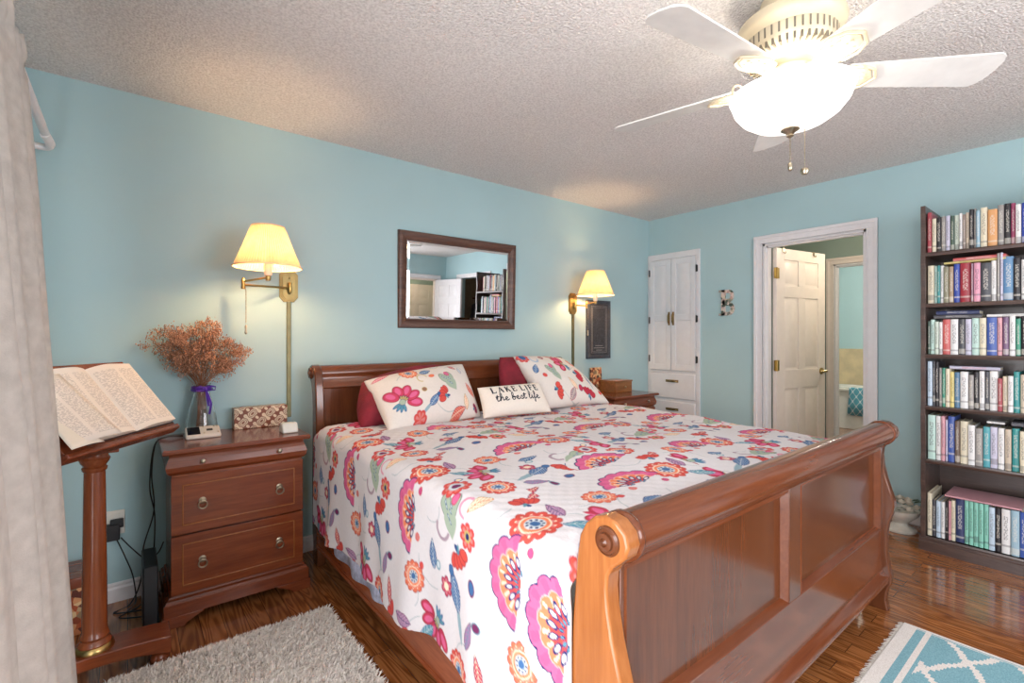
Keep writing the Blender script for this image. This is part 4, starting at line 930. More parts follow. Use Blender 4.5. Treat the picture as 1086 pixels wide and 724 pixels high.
mb = MB(); mb.prism([(-0.05, 0), (0.035, 0), (0.035, 0.02), (0.012, 0.050), (-0.030, 0.050), (-0.05, 0.018)], 'x', -0.037, 0.037)
o = mb.build('small_white_device', M['plastic'], bevel=0.006); o.location = (-3.502, -0.315, ZT); tag(o, 'small off-white plastic device at the front right of the left nightstand', 'device')
# things on the right nightstand
ch = empty('small_chest', (-0.70, -0.16, ZT), 'little wooden chest with a round knob on the right nightstand', 'chest')
chw = wood('small_chest_wood', (110, 66, 30), (142, 90, 44), (166, 112, 60), 0.35, 'x')
mb = MB(); mb.box(-0.815, -0.590, -0.245, -0.065, ZT, ZT+0.092); mb.build('body', chw, ch, bevel=0.003)
mb = MB(); mb.box(-0.820, -0.585, -0.250, -0.060, ZT+0.092, ZT+0.106); mb.build('lid', chw, ch, bevel=0.003)
mb = MB(); mb.lathe([(0.004, 0), (0.009, 0.008), (0.006, 0.014), (0.0001, 0.015)], (-0.690, -0.245, ZT+0.05), 12, Matrix.Rotation(PI/2, 4, 'X')); mb.build('knob', M['pewter'], ch, smooth=40)
def quiltpat():
    m, nt, b = newmat('patchwork_fabric'); tc = N(nt, 'ShaderNodeTexCoord'); v = N(nt, 'ShaderNodeTexVoronoi', Scale=42.0); nt.links.new(tc.outputs['Object'], v.inputs['Vector'])
    sp = N(nt, 'ShaderNodeSeparateXYZ'); nt.links.new(v.outputs['Color'], sp.inputs[0]); nt.links.new(ramp(nt, sp.outputs[0], [(0.1, (92, 40, 28)), (0.4, (176, 84, 46)), (0.65, (206, 140, 90)), (0.85, (230, 200, 150)), (1.0, (60, 30, 26))]), b.inputs['Base Color']); b.inputs['Roughness'].default_value = 0.6; return m
mb = MB(); mb.prism([(-0.048, 0), (-0.020, 0), (-0.016, 0.215), (-0.030, 0.215)], 'x', -0.90, -0.755); mb.v = [(x, y, z+ZT) for x, y, z in mb.v]
o = mb.build('patterned_tin', quiltpat(), bevel=0.005); tag(o, 'upright orange and brown patterned tin behind the little chest', 'tin')

# ------------------------------------------------------------------ mirror
mir = empty('wall_mirror', (-2.265, -0.020, 1.646), 'rectangular mirror with a brown wooden frame hanging above the headboard', 'mirror')
mir.rotation_euler = (math.radians(1.6), 0, math.radians(-2.1))
def rect_frame(mb, W, Hh, prof):
    """prof: (inset from outer edge, y towards room)"""
    n = len(prof)
    for (ax, sx) in ((0, 1), (1, 1), (2, 1), (3, 1)):
        vs = []
        for (i, y) in prof:
            cs = [(-W/2+i, -Hh/2+i), (W/2-i, -Hh/2+i), (W/2-i, Hh/2-i), (-W/2+i, Hh/2-i)]
            a, b = cs[ax], cs[(ax+1) % 4]; vs += [(a[0], -y, a[1]), (b[0], -y, b[1])]
        mb.add(vs, [(2*k, 2*k+1, 2*k+3, 2*k+2) for k in range(n-1)])
mb = MB(); rect_frame(mb, 0.968, 0.652, [(0.0, -0.012), (0.0, 0.010), (0.006, 0.018), (0.020, 0.020), (0.036, 0.014), (0.048, 0.010), (0.054, 0.016), (0.060, 0.014), (0.064, 0.004), (0.064, -0.012), (0.0, -0.012)])
mb.build('frame', wood('mirror_frame_wood', (58, 36, 30), (92, 62, 50), (120, 86, 70), 0.45, 'x', 2.0, 0.1), mir, smooth=30, world=False)
mm, nt, b = newmat('silvered_glass'); b.inputs['Metallic'].default_value = 1; b.inputs['Roughness'].default_value = 0.01
nz = N(nt, 'ShaderNodeTexNoise', Scale=2.0); nt.links.new(ramp(nt, nz.outputs['Fac'], [(0, (244, 248, 250)), (1, (248, 250, 250))]), b.inputs['Base Color'])
mb = MB(); W2, H2, bv = 0.968/2-0.062, 0.652/2-0.062, 0.020
a = [(-W2, -H2), (W2, -H2), (W2, H2), (-W2, H2)]; c2 = [(-W2+bv, -H2+bv), (W2-bv, -H2+bv), (W2-bv, H2-bv), (-W2+bv, H2-bv)]
mb.add([(x, -0.0015, z) for x, z in a]+[(x, -0.0045, z) for x, z in c2]+[(x, 0.002, z) for x, z in a], [(0, 1, 5, 4), (1, 2, 6, 5), (2, 3, 7, 6), (3, 0, 4, 7), (4, 5, 6, 7), (8, 9, 1, 0), (9, 10, 2, 1), (10, 11, 3, 2), (11, 8, 0, 3), (11, 10, 9, 8)])
mb.build('mirror_glass', mm, mir, world=False)
# ------------------------------------------------------------------ dark panel beyond the right lamp
art = empty('wall_plaque', (-0.777, -0.012, 1.33), 'tall charcoal framed plaque hanging behind the right wall lamp', 'plaque')
slate = plain('charcoal_frame', (58, 64, 74), 0.5, noise=0.15, scale=40)
mb = MB(); rect_frame(mb, 0.312, 0.53, [(0.0, -0.012), (0.0, 0.012), (0.012, 0.016), (0.030, 0.012), (0.034, 0.006), (0.034, -0.012), (0, -0.012)]); mb.build('frame', slate, art, smooth=30, world=False)
mb = MB(); mb.box(-0.125, 0.125, -0.008, 0.006, -0.235, 0.235); mb.build('panel', plain('charcoal_panel', (48, 52, 60), 0.6, noise=0.25, scale=60), art, world=False)
mb = MB()
for i, t in ((0.052, 0.003), (0.066, 0.002)):
    for (p0, p1, q0, q1) in ((-.156+i, .156-i, -.265+i, -.265+i+t), (-.156+i, .156-i, .265-i-t, .265-i), (-.156+i, -.156+i+t, -.265+i, .265-i), (.156-i-t, .156-i, -.265+i, .265-i)): mb.box(p0, p1, -0.0095, -0.0075, q0, q1)
for k, wd in enumerate((0.10, 0.14, 0.08)): mb.box(-wd/2, wd/2, -0.0095, -0.0075, -0.15-k*0.02, -0.145-k*0.02)
mb.build('embossed_lines', plain('pale_line', (138, 140, 142), 0.5), art, world=False)

# ------------------------------------------------------------------ swing arm wall lamps
def shade_mat(glow):
    m = bpy.data.materials.new('pleated_shade'); m.use_nodes = True; nt = m.node_tree; nt.nodes.clear(); L = nt.links.new
    out = N(nt, 'ShaderNodeOutputMaterial'); tc = N(nt, 'ShaderNodeTexCoord'); nz = N(nt, 'ShaderNodeTexNoise', Scale=30.0); L(tc.outputs['Object'], nz.inputs['Vector'])
    c = ramp(nt, nz.outputs['Fac'], [(0.3, (228, 186, 142)), (0.7, (238, 200, 156))])
    d = N(nt, 'ShaderNodeBsdfDiffuse'); t = N(nt, 'ShaderNodeBsdfTranslucent'); L(c, d.inputs[0]); L(c, t.inputs[0]); mx = N(nt, 'ShaderNodeMixShader'); mx.inputs[0].default_value = 0.16; L(d.outputs[0], mx.inputs[1]); L(t.outputs[0], mx.inputs[2])
    L(mx.outputs[0], out.inputs[0]); return m
SHM = shade_mat(1)
def sconce(px, sx, sy, elbow, zsh, label):
    r = empty('wall_lamp', (px, -0.003, 1.55), label, 'lamp', 'brass swing arm wall lamps')
    mb = MB(); z = 1.552
    for (w_, h_, y0, y1) in ((0.050, 0.092, 0.0, 0.008), (0.043, 0.084, 0.008, 0.014), (0.036, 0.076, 0.014, 0.018)):
        k = 0.45; pl = [(-w_, -h_+k*w_*1.2), (-w_+k*w_, -h_), (w_-k*w_, -h_), (w_, -h_+k*w_*1.2), (w_, h_-k*w_*1.2), (w_-k*w_, h_), (-w_+k*w_, h_), (-w_, h_-k*w_*1.2)]
        mb.prism([(px+a, z+b) for a, b in pl], 'y', -y0, -y1)
    for zz in (z-0.045, z+0.045): mb.lathe([(0.006, 0), (0.005, 0.004), (0.0001, 0.006)], (px, -0.018, zz), 10, Matrix.Rotation(PI/2, 4, 'X'))
    mb.build('back_plate', plain('aged_brass', (150, 132, 88), 0.45, metal=1, noise=0.08), r, bevel=0.0015)
    mb = MB(); zb, zt = 1.530, 1.552
    mb.lathe([(0.008, -0.03), (0.010, -0.026), (0.010, 0.026), (0.008, 0.03)], (px, -0.034, 1.54), 12); mb.tube([(px, -0.016, 1.54), (px, -0.034, 1.54)], 0.009, 10)
    E_ = Vector((elbow[0], elbow[1], zb)); mb.tube([(px, -0.034, zb+0.008), E_], 0.0058, 10)
    mb.lathe([(0.008, -0.022), (0.011, -0.018), (0.009, 0.0), (0.011, 0.022), (0.006, 0.036), (0.0001, 0.040)], E_, 12)
    S_ = Vector((sx, sy, zt+0.010)); mb.tube([E_+Vector((0, 0, 0.018)), E_.lerp(S_, 0.15)+Vector((0, 0, 0.014)), S_-Vector((0, 0, 0.006))], 0.0055, 10)
    mb.build('swing_arm', M['brass'], r, smooth=40)
    mb = MB(); mb.lathe([(0.010, -0.020), (0.013, -0.012), (0.013, 0.002), (0.008, 0.006)], (sx, sy, zt+0.008), 14)
    mb.build('socket_cup', M['brass'], r, smooth=40)
    mb = MB(); mb.lathe([(0.017, 0), (0.018, 0.004), (0.018, 0.058), (0.014, 0.062)], (sx, sy, zt+0.014), 16); mb.build('candle_cover', M['plastic'], r, smooth=40)
    # pleated empire shade
    sh = MB(); n = 144; z0, z1, R0, R1 = zsh, zsh+0.208, 0.155, 0.074; P = []
    for k in range(n+1):
        a = 2*PI*k/n; row = []
        for j in range(9):
            t = j/8; R = R0+(R1-R0)*(t**0.92); R += (0.0022 if k % 2 else -0.0012)*(1 if 0 < j < 8 else 0); row.append((sx+R*math.cos(a), sy+R*math.sin(a), z0+(z1-z0)*t))
        P.append(row)
    sh.grid(P); so = sh.build('lamp_shade', SHM, r, smooth=20)
    tm = plain('shade_trim', (236, 206, 176), 0.8); tr = MB(); tr.torus((sx, sy, z0+0.003), R0+0.001, 0.0035, None, 64, 6); tr.build('trim_ring', tm, so)
    tr = MB(); tr.torus((sx, sy, z1-0.002), R1+0.0005, 0.003, None, 48, 6)
    for k in range(3): a = 2*PI*k/3+0.3; tr.tube([(sx, sy, z1-0.02), (sx+R1*math.cos(a), sy+R1*math.sin(a), z1-0.006)], 0.0015, 5)
    tr.build('trim_ring', tm, so)
    bu = MB(); bu.lathe([(0.0001, 0.0), (0.013, 0.002), (0.014, 0.022), (0.026, 0.05), (0.030, 0.072), (0.026, 0.094), (0.014, 0.108), (0.0001, 0.112)], (sx, sy, zt+0.070), 18)
    bu.build('bulb', plain('lit_bulb', (255, 226, 180), 0.4, emit=BULB_GLOW, ecol=(255, 206, 150)), r, smooth=60)
    ca = MB(); ca.box(px-0.011, px+0.011, -0.014, -0.0, 0.80, 1.462); ca.build('cord_cover', plain('pale_brass', (128, 122, 92), 0.5, metal=1, noise=0.05), r, bevel=0.001)
    cn = MB()
    for k in range(24): cn.lathe([(0.0001, -0.0035), (0.0035, 0), (0.0001, 0.0035)], (E_.x+0.012, E_.y-0.004, zb-0.03-0.0072*k), 6)
    cn.tube([(E_.x+0.006, E_.y-0.002, zb), (E_.x+0.012, E_.y-0.004, zb-0.03)], 0.002, 5)
    cn.lathe([(0.0001, 0.0), (0.006, -0.010), (0.005, -0.03), (0.007, -0.045), (0.0001, -0.055)], (E_.x+0.012, E_.y-0.004, zb-0.205), 10)
    cn.build('pull_chain', M['pewter'], r)
    return r
sconce(-3.424, -3.60, -0.33, (-3.68, -0.15), 1.604, 'brass swing arm lamp with lit pleated shade above the left nightstand')
sconce(-1.102, -1.05, -0.22, (-1.045, -0.115), 1.612, 'brass swing arm lamp with lit shade right of the mirror beside the dark plaque')

# ------------------------------------------------------------------ ceiling fan with light
fan_o = empty('ceiling_fan', (FAN.x, FAN.y, 2.44), 'cream ceiling fan with five white blades and a lit glass bowl', 'ceiling fan')
fx, fy = FAN.x, FAN.y
mb = MB(); mb.lathe([(0.095, 2.4385), (0.098, 2.425), (0.092, 2.405), (0.090, 2.380), (0.105, 2.366)], (fx, fy, 0), 40); mb.build('canopy', M['fanwhite'], fan_o, smooth=40)
mb = MB(); mb.lathe([(0.10, 2.372), (0.150, 2.366), (0.168, 2.352), (0.172, 2.335), (0.166, 2.318), (0.150, 2.306), (0.144, 2.300), (0.142, 2.262), (0.132, 2.246), (0.112, 2.232), (0.085, 2.222), (0.070, 2.215), (0.068, 2.190), (0.060, 2.185)], (fx, fy, 0), 48)
ho = mb.build('motor_housing', M['fanwhite'], fan_o, smooth=35)
mb = MB()
for k in range(40):
    a = 2*PI*k/40; Mx = Matrix.Translation((fx, fy, 0)) @ Matrix.Rotation(a, 4, 'Z'); mb.box(0.108, 0.1395, -0.0032, 0.0032, 2.232, 2.254, M=Mx)
    mb.add([Mx @ Vector(p) for p in ((0.1445, -0.003, 2.264), (0.1445, 0.003, 2.264), (0.1455, 0.003, 2.298), (0.1455, -0.003, 2.298))], [(0, 1, 2, 3)])
mb.build('vent_slots', plain('vent_shadow_slots', (120, 112, 98), 0.6), ho)
mb = MB(); mb.lathe([(0.055, 2.195), (0.078, 2.188), (0.082, 2.170), (0.078, 2.150), (0.060, 2.140), (0.048, 2.128), (0.050, 2.112), (0.075, 2.105), (0.080, 2.098), (0.030, 2.095)], (fx, fy, 0), 36); sw = mb.build('switch_housing', M['fanwhite'], fan_o, smooth=35)
for k in range(5):
    a = math.radians(29+72*k); Mx = Matrix.Translation((fx, fy, 2.168)) @ Matrix.Rotation(a, 4, 'Z') @ Matrix.Rotation(math.radians(-13), 4, 'X')
    mb = MB(); n = 12; top = []; L0, L1 = 0.165, 0.665
    xs = [L0+(L1-L0)*i/n for i in range(n+1)]
    def hw(t): return 0.052+0.024*t
    up = [(L0, 0.030), (L0+0.015, hw(0))]+[(L0+(L1-L0-0.03)*t, hw(t)) for t in (0.25, 0.5, 0.75, 1.0)]+[(L1-0.012, hw(1)-0.012), (L1, hw(1)-0.034)]
    lo = [(x, -y) for x, y in up[::-1]]; mb.prism([(x, y) for x, y in up+[(L1+0.004, 0)]+lo], 'z', -0.003, 0.003, M=Mx)
    b = mb.build('blade', M['blade'], fan_o, bevel=0.001)
    ir = MB()
    ir.prism([(0.060, -0.012), (0.130, -0.016), (0.170, -0.040), (0.215, -0.044), (0.250, -0.030), (0.268, 0), (0.250, 0.030), (0.215, 0.044), (0.170, 0.040), (0.130, 0.016), (0.060, 0.012)], 'z', -0.012, -0.004, M=Mx)
    for s in (-1, 1): ir.tube([Mx @ Vector(p) for p in ((0.13, s*0.012, -0.010), (0.17, s*0.050, -0.012), (0.215, s*0.056, -0.012), (0.256, s*0.040, -0.012), (0.282, 0, -0.012))], 0.005, 6)
    for q in (-0.02, 0, 0.02): ir.tube([Mx @ Vector((0.165, q, -0.013)), Mx @ Vector((0.225, q*1.3, -0.013))], 0.003, 5)
    ir.tube([Mx @ Vector((0.062, 0, 0.012)), Mx @ Vector((0.105, 0, -0.008)), Mx @ Vector((0.15, 0, -0.010))], 0.012, 8)
    for (q, s) in ((0.19, -0.028), (0.19, 0.028), (0.24, 0)): ir.lathe([(0.006, 0), (0.005, -0.004), (0.0001, -0.005)], Mx @ Vector((q, s, -0.012)), 8)
    ir.build('blade_iron', M['fanwhite'], b, smooth=35)
# bowl
BR = 0.192; bz = 2.105
prof = [(0.0001, bz-0.118), (0.03, bz-0.117), (0.07, bz-0.110), (0.12, bz-0.092), (0.155, bz-0.068), (0.180, bz-0.036), (BR, bz), (BR+0.004, bz+0.006), (BR-0.002, bz+0.006), (0.174, bz-0.034), (0.150, bz-0.064), (0.118, bz-0.087), (0.07, bz-0.104), (0.0001, bz-0.112)]
m_, nt, b = newmat('frosted_bowl_glass'); b.inputs['Base Color'].default_value = (0.9, 0.88, 0.84, 1); b.inputs['Roughness'].default_value = 0.4
nz = N(nt, 'ShaderNodeTexNoise', Scale=8.0); r_ = N(nt, 'ShaderNodeMapRange'); r_.inputs[3].default_value = 1.25; r_.inputs[4].default_value = 1.5; nt.links.new(nz.outputs['Fac'], r_.inputs[0]); nt.links.new(r_.outputs[0], b.inputs['Emission Strength']); b.inputs['Emission Color'].default_value = (1.0, 0.95, 0.88, 1)
mb = MB(); mb.lathe(prof, (fx, fy, 0), 56, cap=False); bo = mb.build('glass_bowl', m_, fan_o, smooth=60)
for k in range(3):
    mb = MB(); a = 2*PI*k/3+0.55; c_, s_ = math.cos(a), math.sin(a); pts = []
    for t in range(11): ang = -0.6+t*0.42; pts.append((fx+c_*(BR+0.012+0.020*math.cos(ang)), fy+s_*(BR+0.012+0.020*math.cos(ang)), bz-0.004+0.022*math.sin(ang)))
    mb.tube(pts, 0.004, 6); mb.tube([(fx+c_*0.078, fy+s_*0.078, 2.10), (fx+c_*0.15, fy+s_*0.15, 2.125), (fx+c_*(BR-0.008), fy+s_*(BR-0.008), bz+0.012)], 0.0045, 6)
    mb.build('scroll_arm', M['fanwhite'], sw, smooth=50)
mb = MB(); mb.lathe([(0.028, bz-0.113), (0.030, bz-0.121), (0.018, bz-0.128), (0.010, bz-0.136), (0.012, bz-0.142), (0.0001, bz-0.150)], (fx, fy, 0), 20); mb.build('finial', M['pewter'], bo, smooth=40)
for (dx, dy, zt, zb2, kind) in ((0.0, 0.0, bz-0.145, 1.862, 0), (0.045, -0.030, 2.105-0.10, 1.845, 1)):
    mb = MB(); mb.tube([(fx+dx, fy+dy, zt+(0.0 if kind == 0 else 0.11)), (fx+dx, fy+dy, zb2)], 0.0014, 5)
    for z in np.arange(zb2, zt, 0.012): mb.lathe([(0.0001, -0.003), (0.0026, 0), (0.0001, 0.003)], (fx+dx, fy+dy, z), 6)
    if kind == 0: mb.lathe([(0.0001, 0.012), (0.007, 0.004), (0.008, -0.012), (0.005, -0.020), (0.0001, -0.022)], (fx, fy, zb2), 12)
    else: mb.lathe([(0.0001, 0.008), (0.012, 0.006), (0.015, -0.004), (0.009, -0.014), (0.0001, -0.015)], (fx+dx, fy+dy, zb2), 14)
    tag(mb.build('pull_chain', M['pewter'], fan_o, smooth=50))
for k in range(3):
    a = 2*PI*k/3+1.4; point('fan_bulb', (fx+0.10*math.cos(a), fy+0.10*math.sin(a), 2.075), FAN_POWER/3, (1.0, 0.93, 0.84), 0.04)

# ------------------------------------------------------------------ letter B
def letterB():
    m, nt, b = newmat('floral_paper'); tc = N(nt, 'ShaderNodeTexCoord'); v = N(nt, 'ShaderNodeTexVoronoi', Scale=48.0); nt.links.new(tc.outputs['Object'], v.inputs['Vector'])
    sp = N(nt, 'ShaderNodeSeparateXYZ'); nt.links.new(v.outputs['Color'], sp.inputs[0])
    nt.links.new(ramp(nt, sp.outputs[0], [(0.12, (74, 88, 76)), (0.22, (206, 190, 176)), (0.5, (222, 204, 196)), (0.7, (196, 160, 150)), (0.85, (214, 206, 180)), (0.97, (96, 104, 92))]), b.inputs['Base Color']); b.inputs['Roughness'].default_value = 0.7
    bm_ = MB(); T0, T1 = -0.018, -0.002; w_, h_ = 0.150, 0.226
    def outline(cy, cz, ry, rz, a0, a1, n=14): return [(cy+ry*math.cos(a0+(a1-a0)*k/n), cz+rz*math.sin(a0+(a1-a0)*k/n)) for k in range(n+1)]
    # local: p runs to the viewer's right (towards -y), q up
    def ring(c_p, c_q, Rp, Rq, rp, rq, x0, xh):
        o = [(x0, c_q-Rq)]+outline(c_p, c_q, Rp, Rq, -PI/2, PI/2)+[(x0, c_q+Rq)]; i = [(xh, c_q-rq)]+outline(c_p, c_q, rp, rq, -PI/2, PI/2)+[(xh, c_q+rq)]; n = len(o)
        vs = [(x, -0.82-p, 1.565+q) for x in (T0, T1) for p, q in o+i]; N_ = 2*n
        fs = []
        for k in range(n-1): fs += [(k, k+1, n+k+1, n+k), (N_+k, N_+n+k, N_+n+k+1, N_+k+1), (k, N_+k, N_+k+1, k+1), (n+k, n+k+1, N_+n+k+1, N_+n+k)]
        bm_.add(vs, fs)
    ring(0.022, 0.058, 0.044, 0.055, 0.018, 0.026, -0.045, -0.015); ring(0.020, -0.055, 0.052, 0.058, 0.022, 0.028, -0.045, -0.015)
    bm_.box(T0, T1, -0.82+0.045, -0.82+0.010, 1.565-0.113, 1.565+0.113)
    for q in (-0.113, 0.095): bm_.box(T0, T1, -0.82+0.066, -0.82+0.020, 1.565+q, 1.565+q+0.018)
    o = bm_.build('wall_letter', m); tag(o, 'floral covered letter B hanging on the wall between cabinet and bathroom door', 'wall letter')
letterB()

# ------------------------------------------------------------------ bookcase
KX = -0.45; KY0, KY1 = -2.245, -2.955
bc = empty('bookcase', (-0.27, -2.60, 0), 'tall dark carved wooden bookcase packed with books against the right wall', 'bookcase')
def side_prof():
    pts = []; n = 64
    for k in range(n+1):
        z = 0.085+(2.036-0.085)*k/n; wv = 0.007*math.sin(z*2*PI/0.30*2+0.5)
        pts.append((KX+0.004-abs(0.010*math.sin(PI*z/0.305)), z))
    return [(-0.07, 0.0), (KX-0.006, 0.0), (KX-0.006, 0.085)]+pts+[(-0.07, 2.036)]
for y in (KY0, KY1+0.022):
    mb = MB(); sp_ = [(p, q) for p, q in side_prof()]; mb.v = []; vs = [(p, y, q) for p, q in sp_]+[(p, y-0.022, q) for p, q in sp_]; n = len(sp_)
    mb.add(vs, [(i, (i+1) % n, n+(i+1) % n, n+i) for i in range(n)]+[tuple(range(n-1, -1, -1)), tuple(range(n, 2*n))]); mb.build('side_panel', M['case'], bc, bevel=0.003)
SHZ = [1.757, 1.456, 1.157, 0.853, 0.537, 0.085]
for z in SHZ[:-1]:
    mb = MB(); t = 0.022; mb.box(KX+0.004, -0.085, KY1+0.022, KY0-0.022, z-t, z); mb.prism([(KX-0.004, z-t), (KX+0.004, z-t), (KX+0.004, z), (KX-0.006, z), (KX-0.008, z-0.008)], 'y', KY1+0.0225, KY0-0.0225); mb.build('shelf', M['case'], bc)
mb = MB(); mb.box(KX, -0.085, KY1+0.022, KY0-0.022, 0.063, 0.085)
mb.prism([(KX-0.018, 0.0), (KX+0.02, 0.0), (KX+0.02, 0.085), (KX-0.004, 0.085), (KX-0.006, 0.074), (KX-0.012, 0.070), (KX-0.012, 0.060), (KX-0.018, 0.055)], 'y', KY1-0.006, KY0+0.006); mb.build('plinth', M['case'], bc)
mb = MB(); mb.box(-0.085, -0.073, KY1+0.022, KY0-0.022, 0.0, 2.0); mb.build('back_board', M['case'], bc)

# ------------------------------------------------------------------ books
BOOKMATS = {}
pages = plain('book_pages', (226, 216, 192), 0.9, noise=0.05, scale=120)
def bookmat(c, accent, band):
    key = (c, accent, band)
    if key in BOOKMATS: return BOOKMATS[key]
    m, nt, b = newmat('book_cover'); L = nt.links.new; tc = N(nt, 'ShaderNodeTexCoord'); sp = N(nt, 'ShaderNodeSeparateXYZ'); L(tc.outputs['Generated'], sp.inputs[0])
    def mth(op, *a):
        n = N(nt, 'ShaderNodeMath', operation=op)
        for i, q in enumerate(a):
            if isinstance(q, (int, float)): n.inputs[i].default_value = q
            else: L(q, n.inputs[i])
        return n.outputs[0]
    # letter-like marks running up the middle of the spine
    mp = N(nt, 'ShaderNodeMapping'); mp.inputs['Scale'].default_value = (1, 5.0, 44.0); mp.inputs['Location'].default_value = (0, 0, band*7.3); L(tc.outputs['Generated'], mp.inputs[0])
    nz = N(nt, 'ShaderNodeTexNoise', Scale=1.0, Detail=1.0); L(mp.outputs[0], nz.inputs['Vector'])
    mid = mth('LESS_THAN', mth('ABSOLUTE', mth('SUBTRACT', sp.outputs[1], 0.5)), 0.24); zz = mth('LESS_THAN', mth('ABSOLUTE', mth('SUBTRACT', sp.outputs[2], 0.58)), 0.27)
    mark = mth('MULTIPLY', mth('MULTIPLY', mid, zz), mth('GREATER_THAN', nz.outputs['Fac'], 0.50))
    front = mth('LESS_THAN', sp.outputs[0], 0.05); mark = mth('MULTIPLY', mark, front)
    bd = mth('LESS_THAN', mth('ABSOLUTE', mth('SUBTRACT', sp.outputs[2], 0.10+0.02*band)), 0.022 if band % 3 else 0.07)
    mark = mth('MAXIMUM', mth('MULTIPLY', mark, 0.55), mth('MULTIPLY', bd, 0.45))
    mx = N(nt, 'ShaderNodeMix', data_type='RGBA'); L(mark, mx.inputs[0]); gm = sum(c)/3; c = tuple(q*0.82+gm*0.18 for q in c); mx.inputs[6].default_value = (*lin(c), 1); mx.inputs[7].default_value = (*lin(accent), 1); L(mx.outputs[2], b.inputs['Base Color'])
    b.inputs['Roughness'].default_value = 0.35; BOOKMATS[key] = m; return m
def book_mesh(x0, x1, y0, y1, z0, z1, lying=False):
    """spine faces -x; y0<y1"""
    mb = MB(); t = 0.0025
    if not lying:
        n = 6; w_ = y1-y0; arc = []
        for k in range(n+1):
            a = PI*k/n; arc.append((x0+0.004-0.004*math.sin(a), y0+w_*(0.5-0.5*math.cos(a))))
        sect = arc+[(x1, y1), (x1, y1-t), (x0+0.010, y1-t), (x0+0.010, y0+t), (x1, y0+t), (x1, y0)]
        mb.mi = 0; mb.prism(sect, 'z', z0, z1); mb.mi = 1; mb.box(x0+0.009, x1-0.004, y0+t, y1-t, z0+0.003, z1-0.004)
    else:
        h = z1-z0; sect = [(x0+0.003, z0), (x0, z0+h*.3), (x0, z0+h*.7), (x0+0.003, z1), (x1, z1), (x1, z1-t), (x0+0.01, z1-t), (x0+0.01, z0+t), (x1, z0+t), (x1, z0)]
        mb.mi = 0
        n = len(sect); vs = [(p, y0, q) for p, q in sect]+[(p, y1, q) for p, q in sect]; mb.add(vs, [(i, (i+1) % n, n+(i+1) % n, n+i) for i in range(n)]+[tuple(range(n-1, -1, -1)), tuple(range(n, 2*n))])
        mb.mi = 1; mb.box(x0+0.009, x1-0.004, y0+0.003, y1-0.003, z0+t, z1-t)
    return mb
CN = {'red': (176, 60, 72), 'cream': (222, 210, 180), 'black': (42, 38, 44), 'grey': (150, 144, 140), 'white': (226, 224, 222), 'dark green': (70, 94, 80), 'pale green': (200, 212, 196), 'taupe': (150, 132, 124), 'beige': (204, 184, 160),
      'sky blue': (150, 186, 204), 'orange': (228, 158, 92), 'magenta': (166, 56, 100), 'teal': (40, 146, 146), 'olive': (140, 136, 110), 'tan': (170, 140, 110), 'royal blue': (40, 66, 170), 'crimson': (176, 32, 50), 'mauve': (150, 110, 130), 'pink': (226, 150, 176),
      'blue': (90, 140, 186), 'mint': (186, 220, 208), 'coral': (214, 86, 84), 'charcoal': (70, 70, 78), 'lavender': (196, 192, 214), 'cobalt': (54, 86, 176), 'rose': (216, 150, 160), 'purple': (120, 84, 124), 'green': (50, 150, 120), 'steel blue': (74, 120, 156),
      'pale blue': (186, 208, 226), 'navy': (44, 56, 104), 'brown': (112, 90, 76), 'aqua': (70, 164, 176), 'sea green': (130, 206, 184), 'yellow': (226, 206, 120)}
